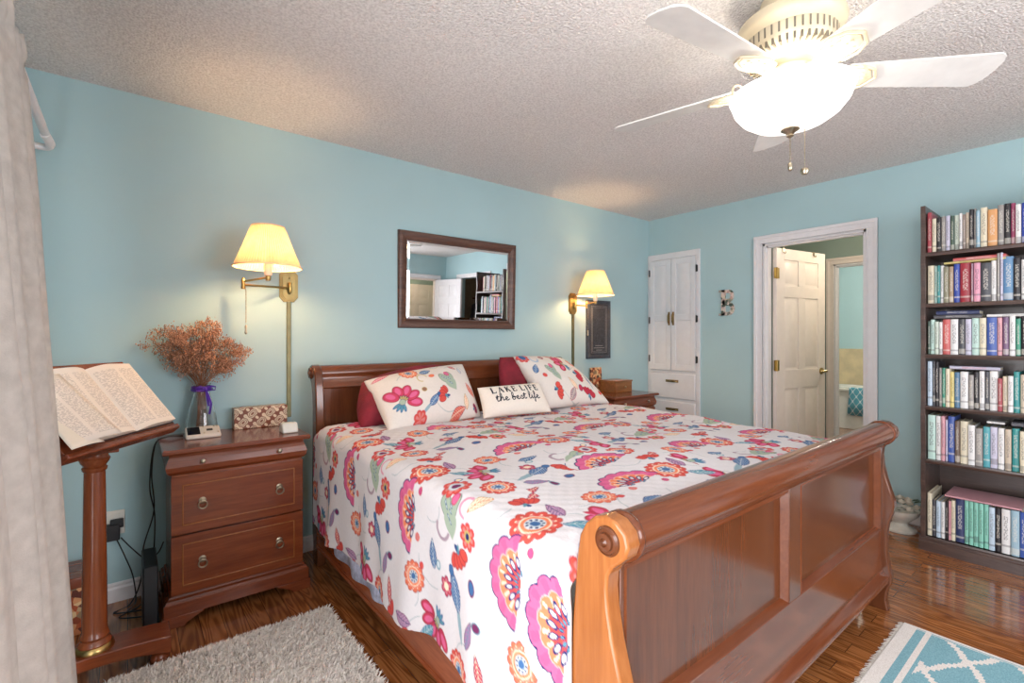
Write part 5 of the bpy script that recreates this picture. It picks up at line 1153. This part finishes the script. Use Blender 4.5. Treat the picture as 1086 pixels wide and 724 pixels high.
# (name, width in mm, height in mm) from the left end of every shelf
ROWS = {
 'top': [('red', 20, 240), ('cream', 20, 200), ('black', 22, 205), ('grey', 20, 205), ('lavender', 20, 205), ('dark green', 17, 202), ('pale green', 21, 202), ('white', 13, 208), ('taupe', 12, 200), ('beige', 16, 208), ('black', 19, 222), ('grey', 8, 225), ('sky blue', 17, 210), ('cream', 28, 222), ('orange', 40, 205), ('grey', 25, 222), ('black', 26, 225), ('magenta', 18, 222), ('white', 22, 210), ('royal blue', 30, 215), ('beige', 24, 200), ('white', 26, 220), ('brown', 22, 205), ('cream', 34, 210), ('red', 20, 200)],
 'second': [('cream', 31, 226), ('mint', 14, 222), ('teal', 13, 222), ('white', 15, 220), ('olive', 23, 210), ('tan', 21, 210), ('royal blue', 27, 222), ('crimson', 47, 224), ('mauve', 10, 218), ('pink', 29, 218), ('charcoal', 42, 214), ('white', 22, 222), ('grey', 12, 260), ('lavender', 12, 262), ('blue', 40, 238), ('black', 28, 225), ('white', 24, 215), ('green', 22, 220), ('rose', 26, 220), ('charcoal', 30, 228), ('cream', 30, 215), ('navy', 30, 222), ('white', 28, 230), ('teal', 20, 200)],
 'third': [('dark green', 13, 196), ('mint', 20, 205), ('pale green', 19, 192), ('white', 15, 190), ('coral', 34, 204), ('white', 35, 204), ('charcoal', 31, 204), ('lavender', 26, 204), ('mint', 33, 208), ('cream', 28, 208), ('cobalt', 42, 210), ('rose', 21, 208), ('purple', 26, 210), ('white', 24, 215), ('green', 20, 200), ('black', 30, 220), ('beige', 26, 205), ('cobalt', 28, 222), ('white', 28, 210), ('red', 24, 205), ('grey', 30, 215), ('pale blue', 22, 200)],
 'fourth': [('pale blue', 23, 262), ('charcoal', 12, 262), ('black', 17, 260), ('grey', 15, 226), ('green', 15, 226), ('cream', 19, 222), ('yellow', 19, 204), ('steel blue', 24, 203), ('white', 35, 208), ('grey', 24, 192), ('black', 21, 208), ('white', 23, 215), ('charcoal', 18, 214), ('white', 34, 218), ('red', 18, 180), ('cream', 20, 192), ('white', 22, 196), ('teal', 24, 220), ('beige', 26, 205), ('black', 30, 215), ('white', 28, 225), ('coral', 24, 200), ('grey', 32, 210), ('olive', 30, 215)],
 'fifth': [('mint', 38, 260), ('white', 24, 258), ('rose', 18, 260), ('lavender', 10, 240), ('cobalt', 31, 262), ('brown', 22, 240), ('cream', 34, 242), ('white', 30, 225), ('grey', 32, 210), ('aqua', 29, 224), ('lavender', 30, 226), ('white', 27, 224), ('beige', 26, 222), ('teal', 30, 230), ('cream', 26, 220), ('black', 28, 235), ('white', 30, 230), ('royal blue', 26, 225), ('grey', 30, 240), ('taupe', 24, 215), ('mint', 26, 225)],
 'bottom': [('cream', 22, 250), ('charcoal', 18, 212), ('pale blue', 21, 212), ('white', 17, 212), ('black', 16, 216), ('rose', 12, 226), ('cream', 18, 232), ('navy', 38, 246), ('sea green', 20, 246), ('sea green', 20, 246), ('sea green', 20, 246), ('sea green', 21, 246), ('sea green', 20, 246), ('pale blue', 25, 236), ('black', 25, 238), ('white', 36, 240), ('sky blue', 34, 244), ('cobalt', 30, 240), ('cream', 28, 235), ('green', 30, 250), ('white', 28, 240), ('grey', 30, 240), ('brown', 34, 245)]}
rb = random.Random(3)
labels = set(); ordn = ['first', 'second', 'third', 'fourth', 'fifth', 'sixth', 'seventh', 'eighth', 'ninth', 'tenth', 'eleventh', 'twelfth', 'thirteenth', 'fourteenth', 'fifteenth', 'sixteenth', 'seventeenth', 'eighteenth', 'nineteenth', 'twentieth', 'twenty-first', 'twenty-second', 'twenty-third', 'twenty-fourth', 'twenty-fifth', 'twenty-sixth']
LIGHTC = ('cream', 'white', 'mint', 'pale green', 'lavender', 'beige', 'pale blue', 'yellow', 'sea green', 'rose', 'pink')
for (row, z) in zip(('top', 'second', 'third', 'fourth', 'fifth', 'bottom'), SHZ):
    y = KY0-0.022-0.004; items = ROWS[row]
    for i, (cn, wm, hm) in enumerate(items):
        wd = wm/1000*0.965; h = hm/1000
        if y-wd < KY1+0.026: break
        x0 = -0.430+rb.uniform(-0.004, 0.010); x1 = x0+rb.uniform(0.14, 0.19) if cn != 'cream' or row != 'bottom' else x0+0.26
        acc = ((56, 50, 60) if cn in LIGHTC else (228, 222, 210)); mb = book_mesh(x0, x1, y-wd+0.0006, y-0.0006, z+0.0006, z+h)
        o = mb.build('book', [bookmat(CN[cn], acc, rb.randrange(5)), pages], smooth=30)
        # put the origin at the book's foot
        c = Vector((x0+0.08, y-wd/2, z)); 
        for v_ in o.data.vertices: v_.co -= c
        o.location = c
        prev = items[i-1][0] if i else None; nxt = items[i+1][0] if i+1 < len(items) else None
        size = 'thick' if wm >= 34 else ('thin' if wm <= 13 else None)
        nm = (size+' ' if size else '')+cn+' upright book'
        lb = f"{nm}, {ordn[i]} from the left end on the bookcase's {row} shelf" if row in ('top', 'bottom') else f"{nm}, {ordn[i]} from the left end on the {row} shelf down"
        tag(o, lb, 'book', f'books on the {row} shelf' if row in ('top', 'bottom') else f'books on the {row} shelf down')
        y -= wd+rb.uniform(0.0002, 0.0014)
# books lying flat on the rows
def lying(cn, ya, yb, z, t, label, acc=(60, 56, 60), xd=0.15, x0=-0.425, grp='books lying on top of others'):
    mb = book_mesh(x0, x0+xd, min(ya, yb), max(ya, yb), z+0.0008, z+t, True); o = mb.build('book', [bookmat(CN[cn], acc, rb.randrange(5)), pages])
    c = Vector((x0+xd/2, (ya+yb)/2, z)); 
    for v_ in o.data.vertices: v_.co -= c
    o.location = c; tag(o, label, 'book', grp)
lying('yellow', -2.345, -2.600, 1.456+0.225, 0.012, 'thin yellow book lying flat on the second shelf row, lower of two')
lying('coral', -2.385, -2.600, 1.456+0.238, 0.018, 'red book with white end lying flat under the top shelf board, upper of two', (230, 226, 220))
lying('charcoal', -2.300, -2.505, 1.157+0.210, 0.020, 'dark grey book lying flat on the third shelf row, lower of two', (200, 196, 196))
lying('navy', -2.310, -2.495, 1.157+0.231, 0.022, 'dark blue-grey book lying flat on the third shelf row, upper of two', (200, 196, 196))
lying('white', -2.525, -2.760, 1.157+0.212, 0.015, 'white book lying flat on the third shelf row beside the dark pair')
lying('white', -2.325, -2.555, 0.853+0.229, 0.020, 'white and red book lying flat on the fourth shelf row, lower of two', (206, 90, 84)) if False else None
lying('lavender', -2.365, -2.575, 0.853+0.220, 0.018, 'white and red paperback lying flat on the fourth shelf row', (206, 90, 84), x0=-0.40, xd=0.12)
lying('white', -2.525, -2.595, 0.537+0.244, 0.012, 'white pamphlet lying flat on the fifth shelf row')
lying('charcoal', -2.620, -2.840, 0.537+0.242, 0.022, 'charcoal book lying flat at the right of the fifth shelf row', (150, 150, 160))
lying('rose', -2.350, -2.660, 0.085+0.2495, 0.010, 'large pink picture book lying flat over the green set on the bottom shelf', (90, 96, 110), xd=0.26, x0=-0.440)

# ------------------------------------------------------------------ urn of roses
ur = empty('rose_urn', (-0.20, -2.09, 0), 'small white pedestal urn filled with cream artificial roses beside the bookcase', 'flower urn')
mb = MB(); mb.lathe([(0.0001, 0.001), (0.085, 0.001), (0.088, 0.014), (0.070, 0.024), (0.045, 0.040), (0.040, 0.055), (0.060, 0.075), (0.092, 0.105), (0.105, 0.130), (0.108, 0.142), (0.098, 0.142), (0.090, 0.125), (0.0001, 0.120)], (-0.20, -2.09, 0), 28, cap=False)
mb.build('bowl', plain('chalky_ceramic', (226, 222, 210), 0.6, noise=0.06, bump=0.2, bscale=50), ur, smooth=50)
rose = plain('cream_rose', (228, 218, 200), 0.8, noise=0.08, scale=60); green = plain('leaf_green', (62, 84, 60), 0.7, noise=0.2, scale=50)
def rosebud(mb, c, R, sd):
    rg = random.Random(sd)
    for ring, (n, rad, ht, tilt) in enumerate(((3, 0.25, 0.55, 0.15), (4, 0.5, 0.45, 0.45), (5, 0.8, 0.25, 0.8))):
        for k in range(n):
            a = 2*PI*k/n+ring*0.6+rg.random()*0.3; ca, sa = math.cos(a), math.sin(a); P = []
            for i in range(5):
                u = i/4; row = []
                for j in range(5):
                    v = j/4-0.5; wd = R*(0.75)*math.sin(PI*min(1, 0.25+u*0.75))**0.5; out = R*(rad*0.5+tilt*u*0.55); tng = v*wd*1.5; curl_ = -abs(v)*R*0.35
                    row.append((c[0]+ca*(out+curl_)-sa*tng, c[1]+sa*(out+curl_)+ca*tng, c[2]-R*0.35+u*R*(0.9-tilt*0.5)))
                P.append(row)
            mb.grid(P)
mbr = MB(); mbl = MB()
k = 0
for (a, rr_, z) in [(0, 0, .215), (0.3, .045, .20), (1.35, .048, .20), (2.4, .045, .198), (3.5, .048, .20), (4.5, .045, .198), (5.5, .046, .202), (.8, .085, .165), (1.9, .085, .168), (2.9, .085, .165), (3.9, .088, .165), (4.9, .085, .168), (5.9, .085, .165)]:
    rosebud(mbr, (-0.20+rr_*math.cos(a), -2.09+rr_*math.sin(a), z), 0.030, k); k += 1
for i in range(26):
    a = i*2.4; R = 0.07+0.03*(i % 3)/2; z = 0.15+0.02*(i % 4); c = Vector((-0.20+R*math.cos(a), -2.09+R*math.sin(a), z)); d = Vector((math.cos(a), math.sin(a), 0.35)).normalized(); s = d.cross(Vector((0, 0, 1))).normalized()
    mbl.add([c, c+d*0.022+s*0.013, c+d*0.045, c+d*0.022-s*0.013, c+d*0.022+Vector((0, 0, 0.004))], [(0, 1, 4), (1, 2, 4), (2, 3, 4), (3, 0, 4)])
mbr.build('roses', rose, ur, smooth=60); mbl.build('leaves', green, ur)

# ------------------------------------------------------------------ lectern and open bible
cx_, cy_ = -4.245, -0.640
lec = empty('lectern', (cx_, cy_, 0), 'wooden book lectern on a turned column standing by the curtain', 'lectern')
mb = MB(); n = 16; x0, x1 = -4.475, -4.018; y0, y1 = -0.706, -0.574; vs = []
prof_t = []; 
for i in range(n+1):
    t = i/n; x = x0+(x1-x0)*t; s = abs(2*t-1); prof_t.append((x, 0.118-0.012*s**2, 0.040+0.034*(1-s**2)))
poly = [(x, zt) for x, zt, zb in prof_t]+[(x, zb) for x, zt, zb in prof_t[::-1]]
mb.prism([(a, b) for a, b in poly], 'y', y0, y1); mb.build('base', M['cherry'], lec, smooth=30, bevel=0.004)
for fx_ in (x0+0.035, x1-0.035):
    for fy_ in (y0+0.035, y1-0.030):
        mb = MB(); mb.lathe([(0.0001, 0), (0.018, 0.0), (0.030, 0.010), (0.033, 0.022), (0.027, 0.036), (0.014, 0.046)], (fx_, fy_, 0), 20); mb.build('bun_foot', M['cherry'], lec, smooth=50)
mb = MB(); mb.lathe([(0.056, 0.112), (0.058, 0.118), (0.055, 0.130), (0.048, 0.136)], (cx_, cy_, 0), 28); mb.build('collar', M['brass'], lec, smooth=40)
mb = MB(); mb.lathe([(0.047, 0.128), (0.050, 0.140), (0.046, 0.150), (0.040, 0.156), (0.044, 0.166), (0.040, 0.178), (0.037, 0.19), (0.036, 0.35), (0.032, 0.72), (0.031, 0.765), (0.036, 0.770), (0.038, 0.780), (0.033, 0.786), (0.042, 0.800), (0.046, 0.812), (0.040, 0.822), (0.040, 0.87)], (cx_, cy_, 0), 28); mb.build('column', M['cherryz'], lec, smooth=35)
# slanted desk: axis e runs along the ledge, f runs up the slope, g is the outward normal
e = Vector((0.582, 0.813, 0)); pp = Vector((0.813, -0.582, 0)); A0 = Vector((-4.156, -0.712, 0.895)); tl = math.radians(51)
f_ = (-pp*math.cos(tl)+Vector((0, 0, 1))*math.sin(tl)); g_ = e.cross(f_); g_ = g_ if g_.dot(pp) > 0 else -g_
DM = Matrix((( e.x, f_.x, g_.x, A0.x), (e.y, f_.y, g_.y, A0.y), (e.z, f_.z, g_.z, A0.z), (0, 0, 0, 1)))
mb = MB(); mb.box(-0.265, 0.275, -0.010, 0.335, -0.024, 0.0, M=DM); mb.build('desk_top', M['cherry'], lec, bevel=0.003)
mb = MB(); mb.box(-0.270, 0.280, -0.030, -0.008, -0.034, 0.010, M=DM); mb.build('book_ledge', M['cherry'], lec, bevel=0.006)
mb = MB(); mb.prism([(A0.z-0.075, 0)], 'x', 0, 0) if False else None
P0 = A0-pp*0.005
mb = MB()
for s in (-0.07, 0.07):
    w_ = 0.010; a_, b_ = P0+e*(s-w_), P0+e*(s+w_); q = [Vector((0, 0, -0.055))-pp*0.05, Vector((0, 0, -0.02)), f_*0.24-g_*0.02, -pp*0.13+Vector((0, 0, -0.055))]
    mb.add([a_+k for k in q]+[b_+k for k in q], [(0, 1, 2, 3), (7, 6, 5, 4), (0, 4, 5, 1), (1, 5, 6, 2), (2, 6, 7, 3), (3, 7, 4, 0)])
mb.box(cx_-0.07, cx_+0.07, cy_-0.07, cy_+0.07, 0.838, 0.862); mb.build('desk_bracket', M['cherry'], lec, bevel=0.002)
bk = empty('open_bible', tuple(A0), 'large open book with dense columns of text lying on the lectern', 'book')
def pagemat():
    m, nt, b = newmat('printed_page'); L = nt.links.new; tc = N(nt, 'ShaderNodeTexCoord'); sp = N(nt, 'ShaderNodeSeparateXYZ'); uv = tc.outputs['UV']; L(uv, sp.inputs[0])
    def mth(op, *a):
        n = N(nt, 'ShaderNodeMath', operation=op)
        for i, q in enumerate(a):
            if isinstance(q, (int, float)): n.inputs[i].default_value = q
            else: L(q, n.inputs[i])
        return n.outputs[0]
    line = mth('GREATER_THAN', mth('FRACT', mth('MULTIPLY', sp.outputs[1], 64.0)), 0.48)
    mp = N(nt, 'ShaderNodeMapping'); mp.inputs['Scale'].default_value = (44, 64, 1); L(uv, mp.inputs[0]); wn = N(nt, 'ShaderNodeTexNoise', Scale=1.0, Detail=0.0); L(mp.outputs[0], wn.inputs['Vector'])
    word = mth('GREATER_THAN', wn.outputs['Fac'], 0.46)
    colu = mth('FRACT', mth('MULTIPLY', sp.outputs[0], 4.0)); incol = mth('MULTIPLY', mth('GREATER_THAN', colu, 0.09), mth('LESS_THAN', colu, 0.93))
    inrow = mth('MULTIPLY', mth('GREATER_THAN', sp.outputs[1], 0.07), mth('LESS_THAN', sp.outputs[1], 0.92))
    k = mth('MULTIPLY', mth('MULTIPLY', line, word), mth('MULTIPLY', incol, inrow))
    mx = N(nt, 'ShaderNodeMix', data_type='RGBA'); L(mth('MULTIPLY', k, 0.42), mx.inputs[0]); mx.inputs[6].default_value = (*lin((240, 230, 218)), 1); mx.inputs[7].default_value = (*lin((92, 84, 84)), 1); L(mx.outputs[2], b.inputs['Base Color']); b.inputs['Roughness'].default_value = 0.8; return m
PG = pagemat(); HB, WB = 0.300, 0.205
gut = -0.0025+(-0.005)
def page_top(s, t):   # height over the desk along the half page (t 0 at gutter .. 1 at fore edge)
    hgt = 0.030 if s > 0 else 0.026
    return 0.006+hgt*(math.sin(min(1, t*2.2)*PI/2)**0.8)*(1-0.25*t*t)-0.004*t
GU = 0.054
for s, nm in ((1, 'right_page'), (-1, 'left_page')):
    mb = MB(); P = []; n = 18; wdt = WB if s > 0 else 0.215
    for i in range(n+1):
        t = i/n; P.append([DM @ Vector((GU+s*wdt*t, 0.004+HB*j/4*(1.0), page_top(s, t))) for j in range(5)])
    mb.grid(P); o = mb.build('page', PG, bk, smooth=60); uvl = o.data.uv_layers.new(name='UVMap')
    for poly in o.data.polygons:
        for li in poly.loop_indices:
            vi = o.data.loops[li].vertex_index; i, j = divmod(vi, 5); t = i/n; uvl.data[li].uv = ((0.5+0.5*t) if s > 0 else (0.5-0.5*t), j/4)
    mb = MB()   # block of leaves below the top page
    for j in (0,):
        top = [DM @ Vector((GU+s*wdt*i/n, 0.004, page_top(s, i/n)-0.0004)) for i in range(n+1)]; bot = [DM @ Vector((GU+s*wdt*(i/n)*0.985, 0.006, 0.002)) for i in range(n+1)]
        top2 = [p+f_*HB for p in top]; bot2 = [p+f_*(HB-0.004) for p in bot]; m = n+1
        mb.add(top+bot+top2+bot2, [(i, i+1, m+i+1, m+i) for i in range(n)]+[(2*m+i, 3*m+i, 3*m+i+1, 2*m+i+1) for i in range(n)]+[(n, 2*m+n, 3*m+n, m+n)]+[(m+i, m+i+1, 3*m+i+1, 3*m+i) for i in range(n)])
    mb.build('page_block', plain('page_edges', (232, 222, 206), 0.85, noise=0.05, scale=200), bk, smooth=40)
mb = MB(); mb.box(GU-0.225, GU+0.215, 0.0, HB+0.008, 0.0002, 0.0022, M=DM); mb.build('cover', plain('book_cover_leather', (60, 34, 28), 0.5), bk)
# two loose leaves fanned over the left page
for k, (u0, u1, v1, h0, h1) in enumerate(((-0.268, -0.07, 0.27, 0.030, 0.046), (-0.275, -0.14, 0.22, 0.036, 0.030))):
    mb = MB(); P = []
    for i in range(9):
        t = i/8; P.append([DM @ Vector((u0+(u1-u0)*t*(1-0.25*j/6)+0.0, -0.002-0.012*k+(v1)*(j/6)*(0.35+0.65*t if k else 1), h0+(h1-h0)*t+0.010*math.sin(t*3)*(1-j/6))) for j in range(7)])
    mb.grid(P); o = mb.build('loose_leaf', PG if k == 0 else plain('blank_leaf', (238, 230, 214), 0.85, noise=0.02), bk, smooth=60)
    uvl = o.data.uv_layers.new(name='UVMap')
    for poly in o.data.polygons:
        for li in poly.loop_indices:
            vi = o.data.loops[li].vertex_index; i, j = divmod(vi, 7); uvl.data[li].uv = (i/8*0.5, j/6)
    sm = o.modifiers.new('thick', 'SOLIDIFY'); sm.thickness = 0.0006

# ------------------------------------------------------------------ floor box behind the lectern
fb = empty('storage_box', (-4.40, -0.16, 0), 'tapestry covered storage box with a dark red lid on the floor behind the lectern', 'box')
mb = MB(); mb.box(-4.47, -4.29, -0.25, -0.04, 0.001, 0.20); mb.build('body', quiltpat(), fb, bevel=0.004)
mb = MB(); mb.box(-4.475, -4.285, -0.255, -0.035, 0.20, 0.245); mb.build('lid', M['cherry'], fb, bevel=0.004)
# dark case between the wall and the nightstand
mb = MB(); mb.prism([(-0.40, 0.001), (-0.12, 0.001), (-0.12, 0.26), (-0.36, 0.26)], 'x', -4.100, -4.045); o = mb.build('dark_case', M['black'], bevel=0.006); tag(o, 'narrow black case standing on the floor against the left nightstand', 'case')

# ------------------------------------------------------------------ outlet, plugs and cords
ou = empty('wall_outlet', (-4.195, -0.003, 0.375), 'white wall outlet plate low on the wall behind the lectern', 'outlet')
mb = MB(); mb.box(-4.232, -4.160, -0.007, -0.001, 0.318, 0.432); mb.build('plate', M['plastic'], ou, bevel=0.002)
mb = MB(); mb.box(-4.212, -4.180, -0.010, -0.006, 0.385, 0.418); mb.build('socket', M['plastic'], ou, bevel=0.003)
pl = empty('power_adapter', (-4.205, -0.03, 0.34), 'black power adapter plugged into the outlet behind the lectern', 'adapter')
mb = MB(); mb.box(-4.235, -4.178, -0.045, -0.011, 0.300, 0.375); mb.box(-4.215, -4.165, -0.035, -0.011, 0.355, 0.395); mb.build('body', M['black'], pl, bevel=0.004)
def smooth_path(pts, n=8):
    out = []; p = [pts[0]]+list(pts)+[pts[-1]]
    for i in range(1, len(p)-2):
        for k in range(n):
            t = k/n; out.append(tuple(0.5*(2*p[i][d]+(p[i+1][d]-p[i-1][d])*t+(2*p[i-1][d]-5*p[i][d]+4*p[i+1][d]-p[i+2][d])*t*t+(3*p[i][d]-p[i-1][d]-3*p[i+1][d]+p[i+2][d])*t**3) for d in range(3)))
    out.append(pts[-1]); return out
for pts, lb in (([(-4.19, -0.045, .305), (-4.16, -.05, .22), (-4.13, -.06, .12), (-4.12, -.08, .006), (-4.15, -.16, .005), (-4.08, -.20, .005), (-4.10, -.28, .005)], 'black cord dropping from the adapter and coiling on the floor'),
                ([(-4.175, -0.04, .31), (-4.13, -.05, .245), (-4.08, -.06, .19), (-4.035, -.05, .20), (-4.01, -.02, .24)], 'black cord looping from the adapter behind the nightstand'),
                ([(-3.94, -.14, ZT+.008), (-4.00, -.14, ZT+.010), (-4.045, -.12, ZT-.02), (-4.06, -.09, .60), (-4.05, -.07, .42), (-4.09, -.06, .25), (-4.10, -.07, .10), (-4.14, -.09, .006), (-4.20, -.14, .005), (-4.12, -.18, .005)], 'black cord running from the desk device down to the floor'),
                ([(-3.94, -.15, ZT+.006), (-4.01, -.17, ZT+.012), (-4.052, -.14, ZT-.03), (-4.068, -.12, .55), (-4.048, -.09, .40), (-4.052, -.09, .20), (-4.06, -.11, .05), (-4.11, -.14, .005), (-4.18, -.20, .005), (-4.09, -.26, .005)], 'thin black cord hanging beside the nightstand')):
    mb = MB(); mb.tube(smooth_path(pts), 0.0030, 6); tag(mb.build('cord', M['black'], smooth=60), lb, 'cord', 'cords behind the nightstand')

# ------------------------------------------------------------------ curtain and rod
cr = empty('curtain_rod', (-4.416, -0.9, 2.095), 'white curtain rod bending back to the wall above the patio door', 'curtain rod')
mb = MB(); mb.tube(smooth_path([(-4.416, -3.45, 2.095), (-4.416, -2.0, 2.095), (-4.416, -0.22, 2.095)], 6), 0.015, 12); mb.build('pole', M['white'], cr, smooth=50)
mb = MB(); mb.tube(smooth_path([(-4.416, -0.24, 2.090), (-4.408, -0.15, 2.078), (-4.425, -0.115, 2.072), (-4.48, -0.115, 2.074), (-4.597, -0.12, 2.085)], 8), 0.018, 10, flat=0.8); mb.build('return', M['white'], cr, smooth=50)
cu = empty('curtain', (-4.40, -1.4, 0), 'floor length pale grey linen curtain hanging gathered at the left', 'curtain')
nU, nV = 320, 70; P = []
EX = [(2.15, -4.393), (1.7, -4.361), (1.25, -4.334), (0.9, -4.310), (0.0, -4.263)]
def edge_x(z): return float(np.interp(z, [p[0] for p in EX[::-1]], [p[1] for p in EX[::-1]]))
for i in range(nU+1):
    s = i/nU; row = []
    for j in range(nV+1):
        z = 2.148-2.138*j/nV; k = (2.148-z)/2.148
        y = -0.955+(-2.15+0.955)*s; amp = 0.018+0.020*k
        fold = amp*(math.cos(s*2*PI*5.2+0.5*math.sin(k*2.5))-1)*0.9+0.007*(0.4+k)*math.sin(s*2*PI*12.7+1.5*k)*min(1, s*8)
        x = edge_x(z)+fold+0.010*s
        if z > 2.065: x += 0.004*math.sin(s*2*PI*38)
        if z < 2.07: x -= 0.012*math.exp(-((z-2.055)/0.015)**2)*(0.5+0.5*math.sin(s*2*PI*30))
        if j == 0: x -= 0.004
        row.append((x, y+0.006*math.sin(z*2.2)*min(1, s*5), z+(0.006*math.sin(s*2*PI*38) if j == 0 else 0)))
    P.append(row)
mb = MB(); mb.grid(P); o = mb.build('panel', M['linen'], cu, smooth=70); sm = o.modifiers.new('thick', 'SOLIDIFY'); sm.thickness = 0.003; sm.offset = 0

# ------------------------------------------------------------------ shag rug
sr = empty('shag_rug', (-3.86, -1.4, 0), 'cream shag rug on the floor beside the bed', 'rug')
RX0, RX1, RY1, RY0 = -4.21, -3.43, -0.722, -2.25
mb = MB(); mb.box(RX0, RX1, RY0, RY1, 0.001, 0.012); mb.build('backing', plain('rug_backing', (200, 190, 182), 0.95), sr)
n = 62000; t = RNG.random(n); px = RNG.uniform(RX0, RX1, n); py = RY1-(RY1-RY0)*RNG.random(n)**1.25
az = RNG.uniform(0, 2*PI, n); ln = RNG.uniform(0.020, 0.036, n); le = RNG.uniform(0.3, 1.1, n); wv = RNG.uniform(0.0014, 0.0026, n)
base = np.stack([px, py, np.full(n, 0.010)], -1); dirv = np.stack([np.cos(az)*np.sin(le), np.sin(az)*np.sin(le), np.cos(le)], -1); sd = np.stack([-np.sin(az+0.7), np.cos(az+0.7), np.zeros(n)], -1)*wv[:, None]
mid = base+dirv*ln[:, None]*0.55; d2 = dirv.copy(); d2[:, 2] *= 0.35; tip = mid+d2*ln[:, None]*0.55
V = np.stack([base-sd, base+sd, mid-sd, mid+sd, tip], 1).reshape(-1, 3); V[:, 2] = V[:, 2].clip(0.002)
k = np.arange(n)*5; loops = np.concatenate([np.stack([k, k+1, k+3, k+2], -1).reshape(-1), np.stack([k+2, k+3, k+4], -1).reshape(-1)]).astype(np.int32)
me = bpy.data.meshes.new('pile'); me.vertices.add(len(V)); me.vertices.foreach_set('co', (V-np.array(sr.location)).ravel()); me.loops.add(len(loops)); me.loops.foreach_set('vertex_index', loops)
me.polygons.add(2*n); me.polygons.foreach_set('loop_start', np.concatenate([np.arange(n)*4, 4*n+np.arange(n)*3]).astype(np.int32)); me.polygons.foreach_set('loop_total', np.concatenate([np.full(n, 4), np.full(n, 3)]).astype(np.int32)); me.update(calc_edges=True)
me.materials.append(plain('shag_yarn', (244, 236, 228), 0.95, noise=0.06, scale=40)); me.shade_smooth(); po = bpy.data.objects.new('pile', me); COL.objects.link(po); po.parent = sr; tag(po, kind='stuff')

# ------------------------------------------------------------------ teal trellis rug
tr_ = empty('trellis_rug', (-2.1, -2.8, 0), 'teal flatweave rug with white lattice and pale fringed border at the foot of the bed', 'rug')
AX1, AY1, AX0, AY0 = -1.485, -2.395, -2.70, -3.25
def rugmat():
    m, nt, b = newmat('trellis_weave'); L = nt.links.new; tc = N(nt, 'ShaderNodeTexCoord'); sp = N(nt, 'ShaderNodeSeparateXYZ'); L(tc.outputs['Object'], sp.inputs[0])
    def mth(op, *a):
        n_ = N(nt, 'ShaderNodeMath', operation=op)
        for i, q in enumerate(a):
            if isinstance(q, (int, float)): n_.inputs[i].default_value = q
            else: L(q, n_.inputs[i])
        return n_.outputs[0]
    ox, oy = -2.1, -2.8
    dx = mth('SUBTRACT', AX1-ox, sp.outputs[0]); dy = mth('SUBTRACT', AY1-oy, sp.outputs[1]); dx2 = mth('SUBTRACT', sp.outputs[0], AX0-ox); dy2 = mth('SUBTRACT', sp.outputs[1], AY0-oy)
    ex = mth('MINIMUM', dx, dx2); ey = mth('MINIMUM', dy, dy2)
    # stepped trellis lines
    q = 0.017; ux = mth('MULTIPLY', mth('FLOOR', mth('DIVIDE', dx, q)), q); uy = mth('MULTIPLY', mth('FLOOR', mth('DIVIDE', dy, q)), q)
    wob = mth('MULTIPLY', mth('SINE', mth('MULTIPLY', uy, 62.0)), 0.010); wob2 = mth('MULTIPLY', mth('SINE', mth('MULTIPLY', ux, 62.0)), 0.010)
    P_ = 0.20; a = mth('ADD', mth('SUBTRACT', dy, mth('MULTIPLY', ux, 0.58)), mth('MULTIPLY', wob2, 0.4)); c = mth('ADD', mth('ADD', dy, mth('MULTIPLY', ux, 0.58)), mth('MULTIPLY', wob2, 0.4))
    la = mth('LESS_THAN', mth('ABSOLUTE', mth('SUBTRACT', mth('FRACT', mth('DIVIDE', mth('ADD', a, 10.153), P_)), 0.5)), 0.065); lc = mth('LESS_THAN', mth('ABSOLUTE', mth('SUBTRACT', mth('FRACT', mth('DIVIDE', mth('ADD', c, 9.99), P_)), 0.5)), 0.065)
    fld = mth('MAXIMUM', la, lc)
    inner = mth('MULTIPLY', mth('GREATER_THAN', ex, 0.030), mth('GREATER_THAN', ey, 0.108)); fld = mth('MULTIPLY', fld, inner)
    bx = mth('LESS_THAN', ex, 0.016); by = mth('LESS_THAN', ey, 0.048); b2 = mth('MULTIPLY', mth('GREATER_THAN', ey, 0.078), mth('LESS_THAN', ey, 0.097)); bx2 = mth('MULTIPLY', mth('GREATER_THAN', ex, 0.022), mth('LESS_THAN', ex, 0.026))
    k = mth('MAXIMUM', mth('MAXIMUM', mth('MAXIMUM', fld, bx), mth('MAXIMUM', by, b2)), bx2)
    nz = N(nt, 'ShaderNodeTexNoise', Scale=260.0, Detail=2.0); L(tc.outputs['Object'], nz.inputs['Vector'])
    mx = N(nt, 'ShaderNodeMix', data_type='RGBA'); L(k, mx.inputs[0]); L(ramp(nt, nz.outputs['Fac'], [(0.35, (108, 156, 168)), (0.65, (138, 182, 192))]), mx.inputs[6]); L(ramp(nt, nz.outputs['Fac'], [(0.35, (216, 208, 200)), (0.65, (236, 230, 224))]), mx.inputs[7]); L(mx.outputs[2], b.inputs['Base Color'])
    bp = N(nt, 'ShaderNodeBump', Strength=0.6, Distance=0.003); L(nz.outputs['Fac'], bp.inputs['Height']); L(bp.outputs[0], b.inputs['Normal']); b.inputs['Roughness'].default_value = 0.95; return m
mb = MB(); mb.box(AX0, AX1, AY0, AY1, 0.001, 0.009); mb.build('weave', rugmat(), tr_, bevel=0.002)
mb = MB(); x = AX0
while x < AX1:
    l_ = 0.012+0.010*rb.random(); a = rb.uniform(-0.4, 0.4); mb.tube([(x, AY1-0.001, 0.005), (x+a*0.005, AY1+l_*0.5, 0.006), (x+a*l_, AY1+l_, 0.002)], [0.0018, 0.0016, 0.0010], 4); x += 0.0065
tag(mb.build('fringe', plain('fringe_yarn', (226, 218, 208), 0.95), tr_, smooth=60), kind='stuff')
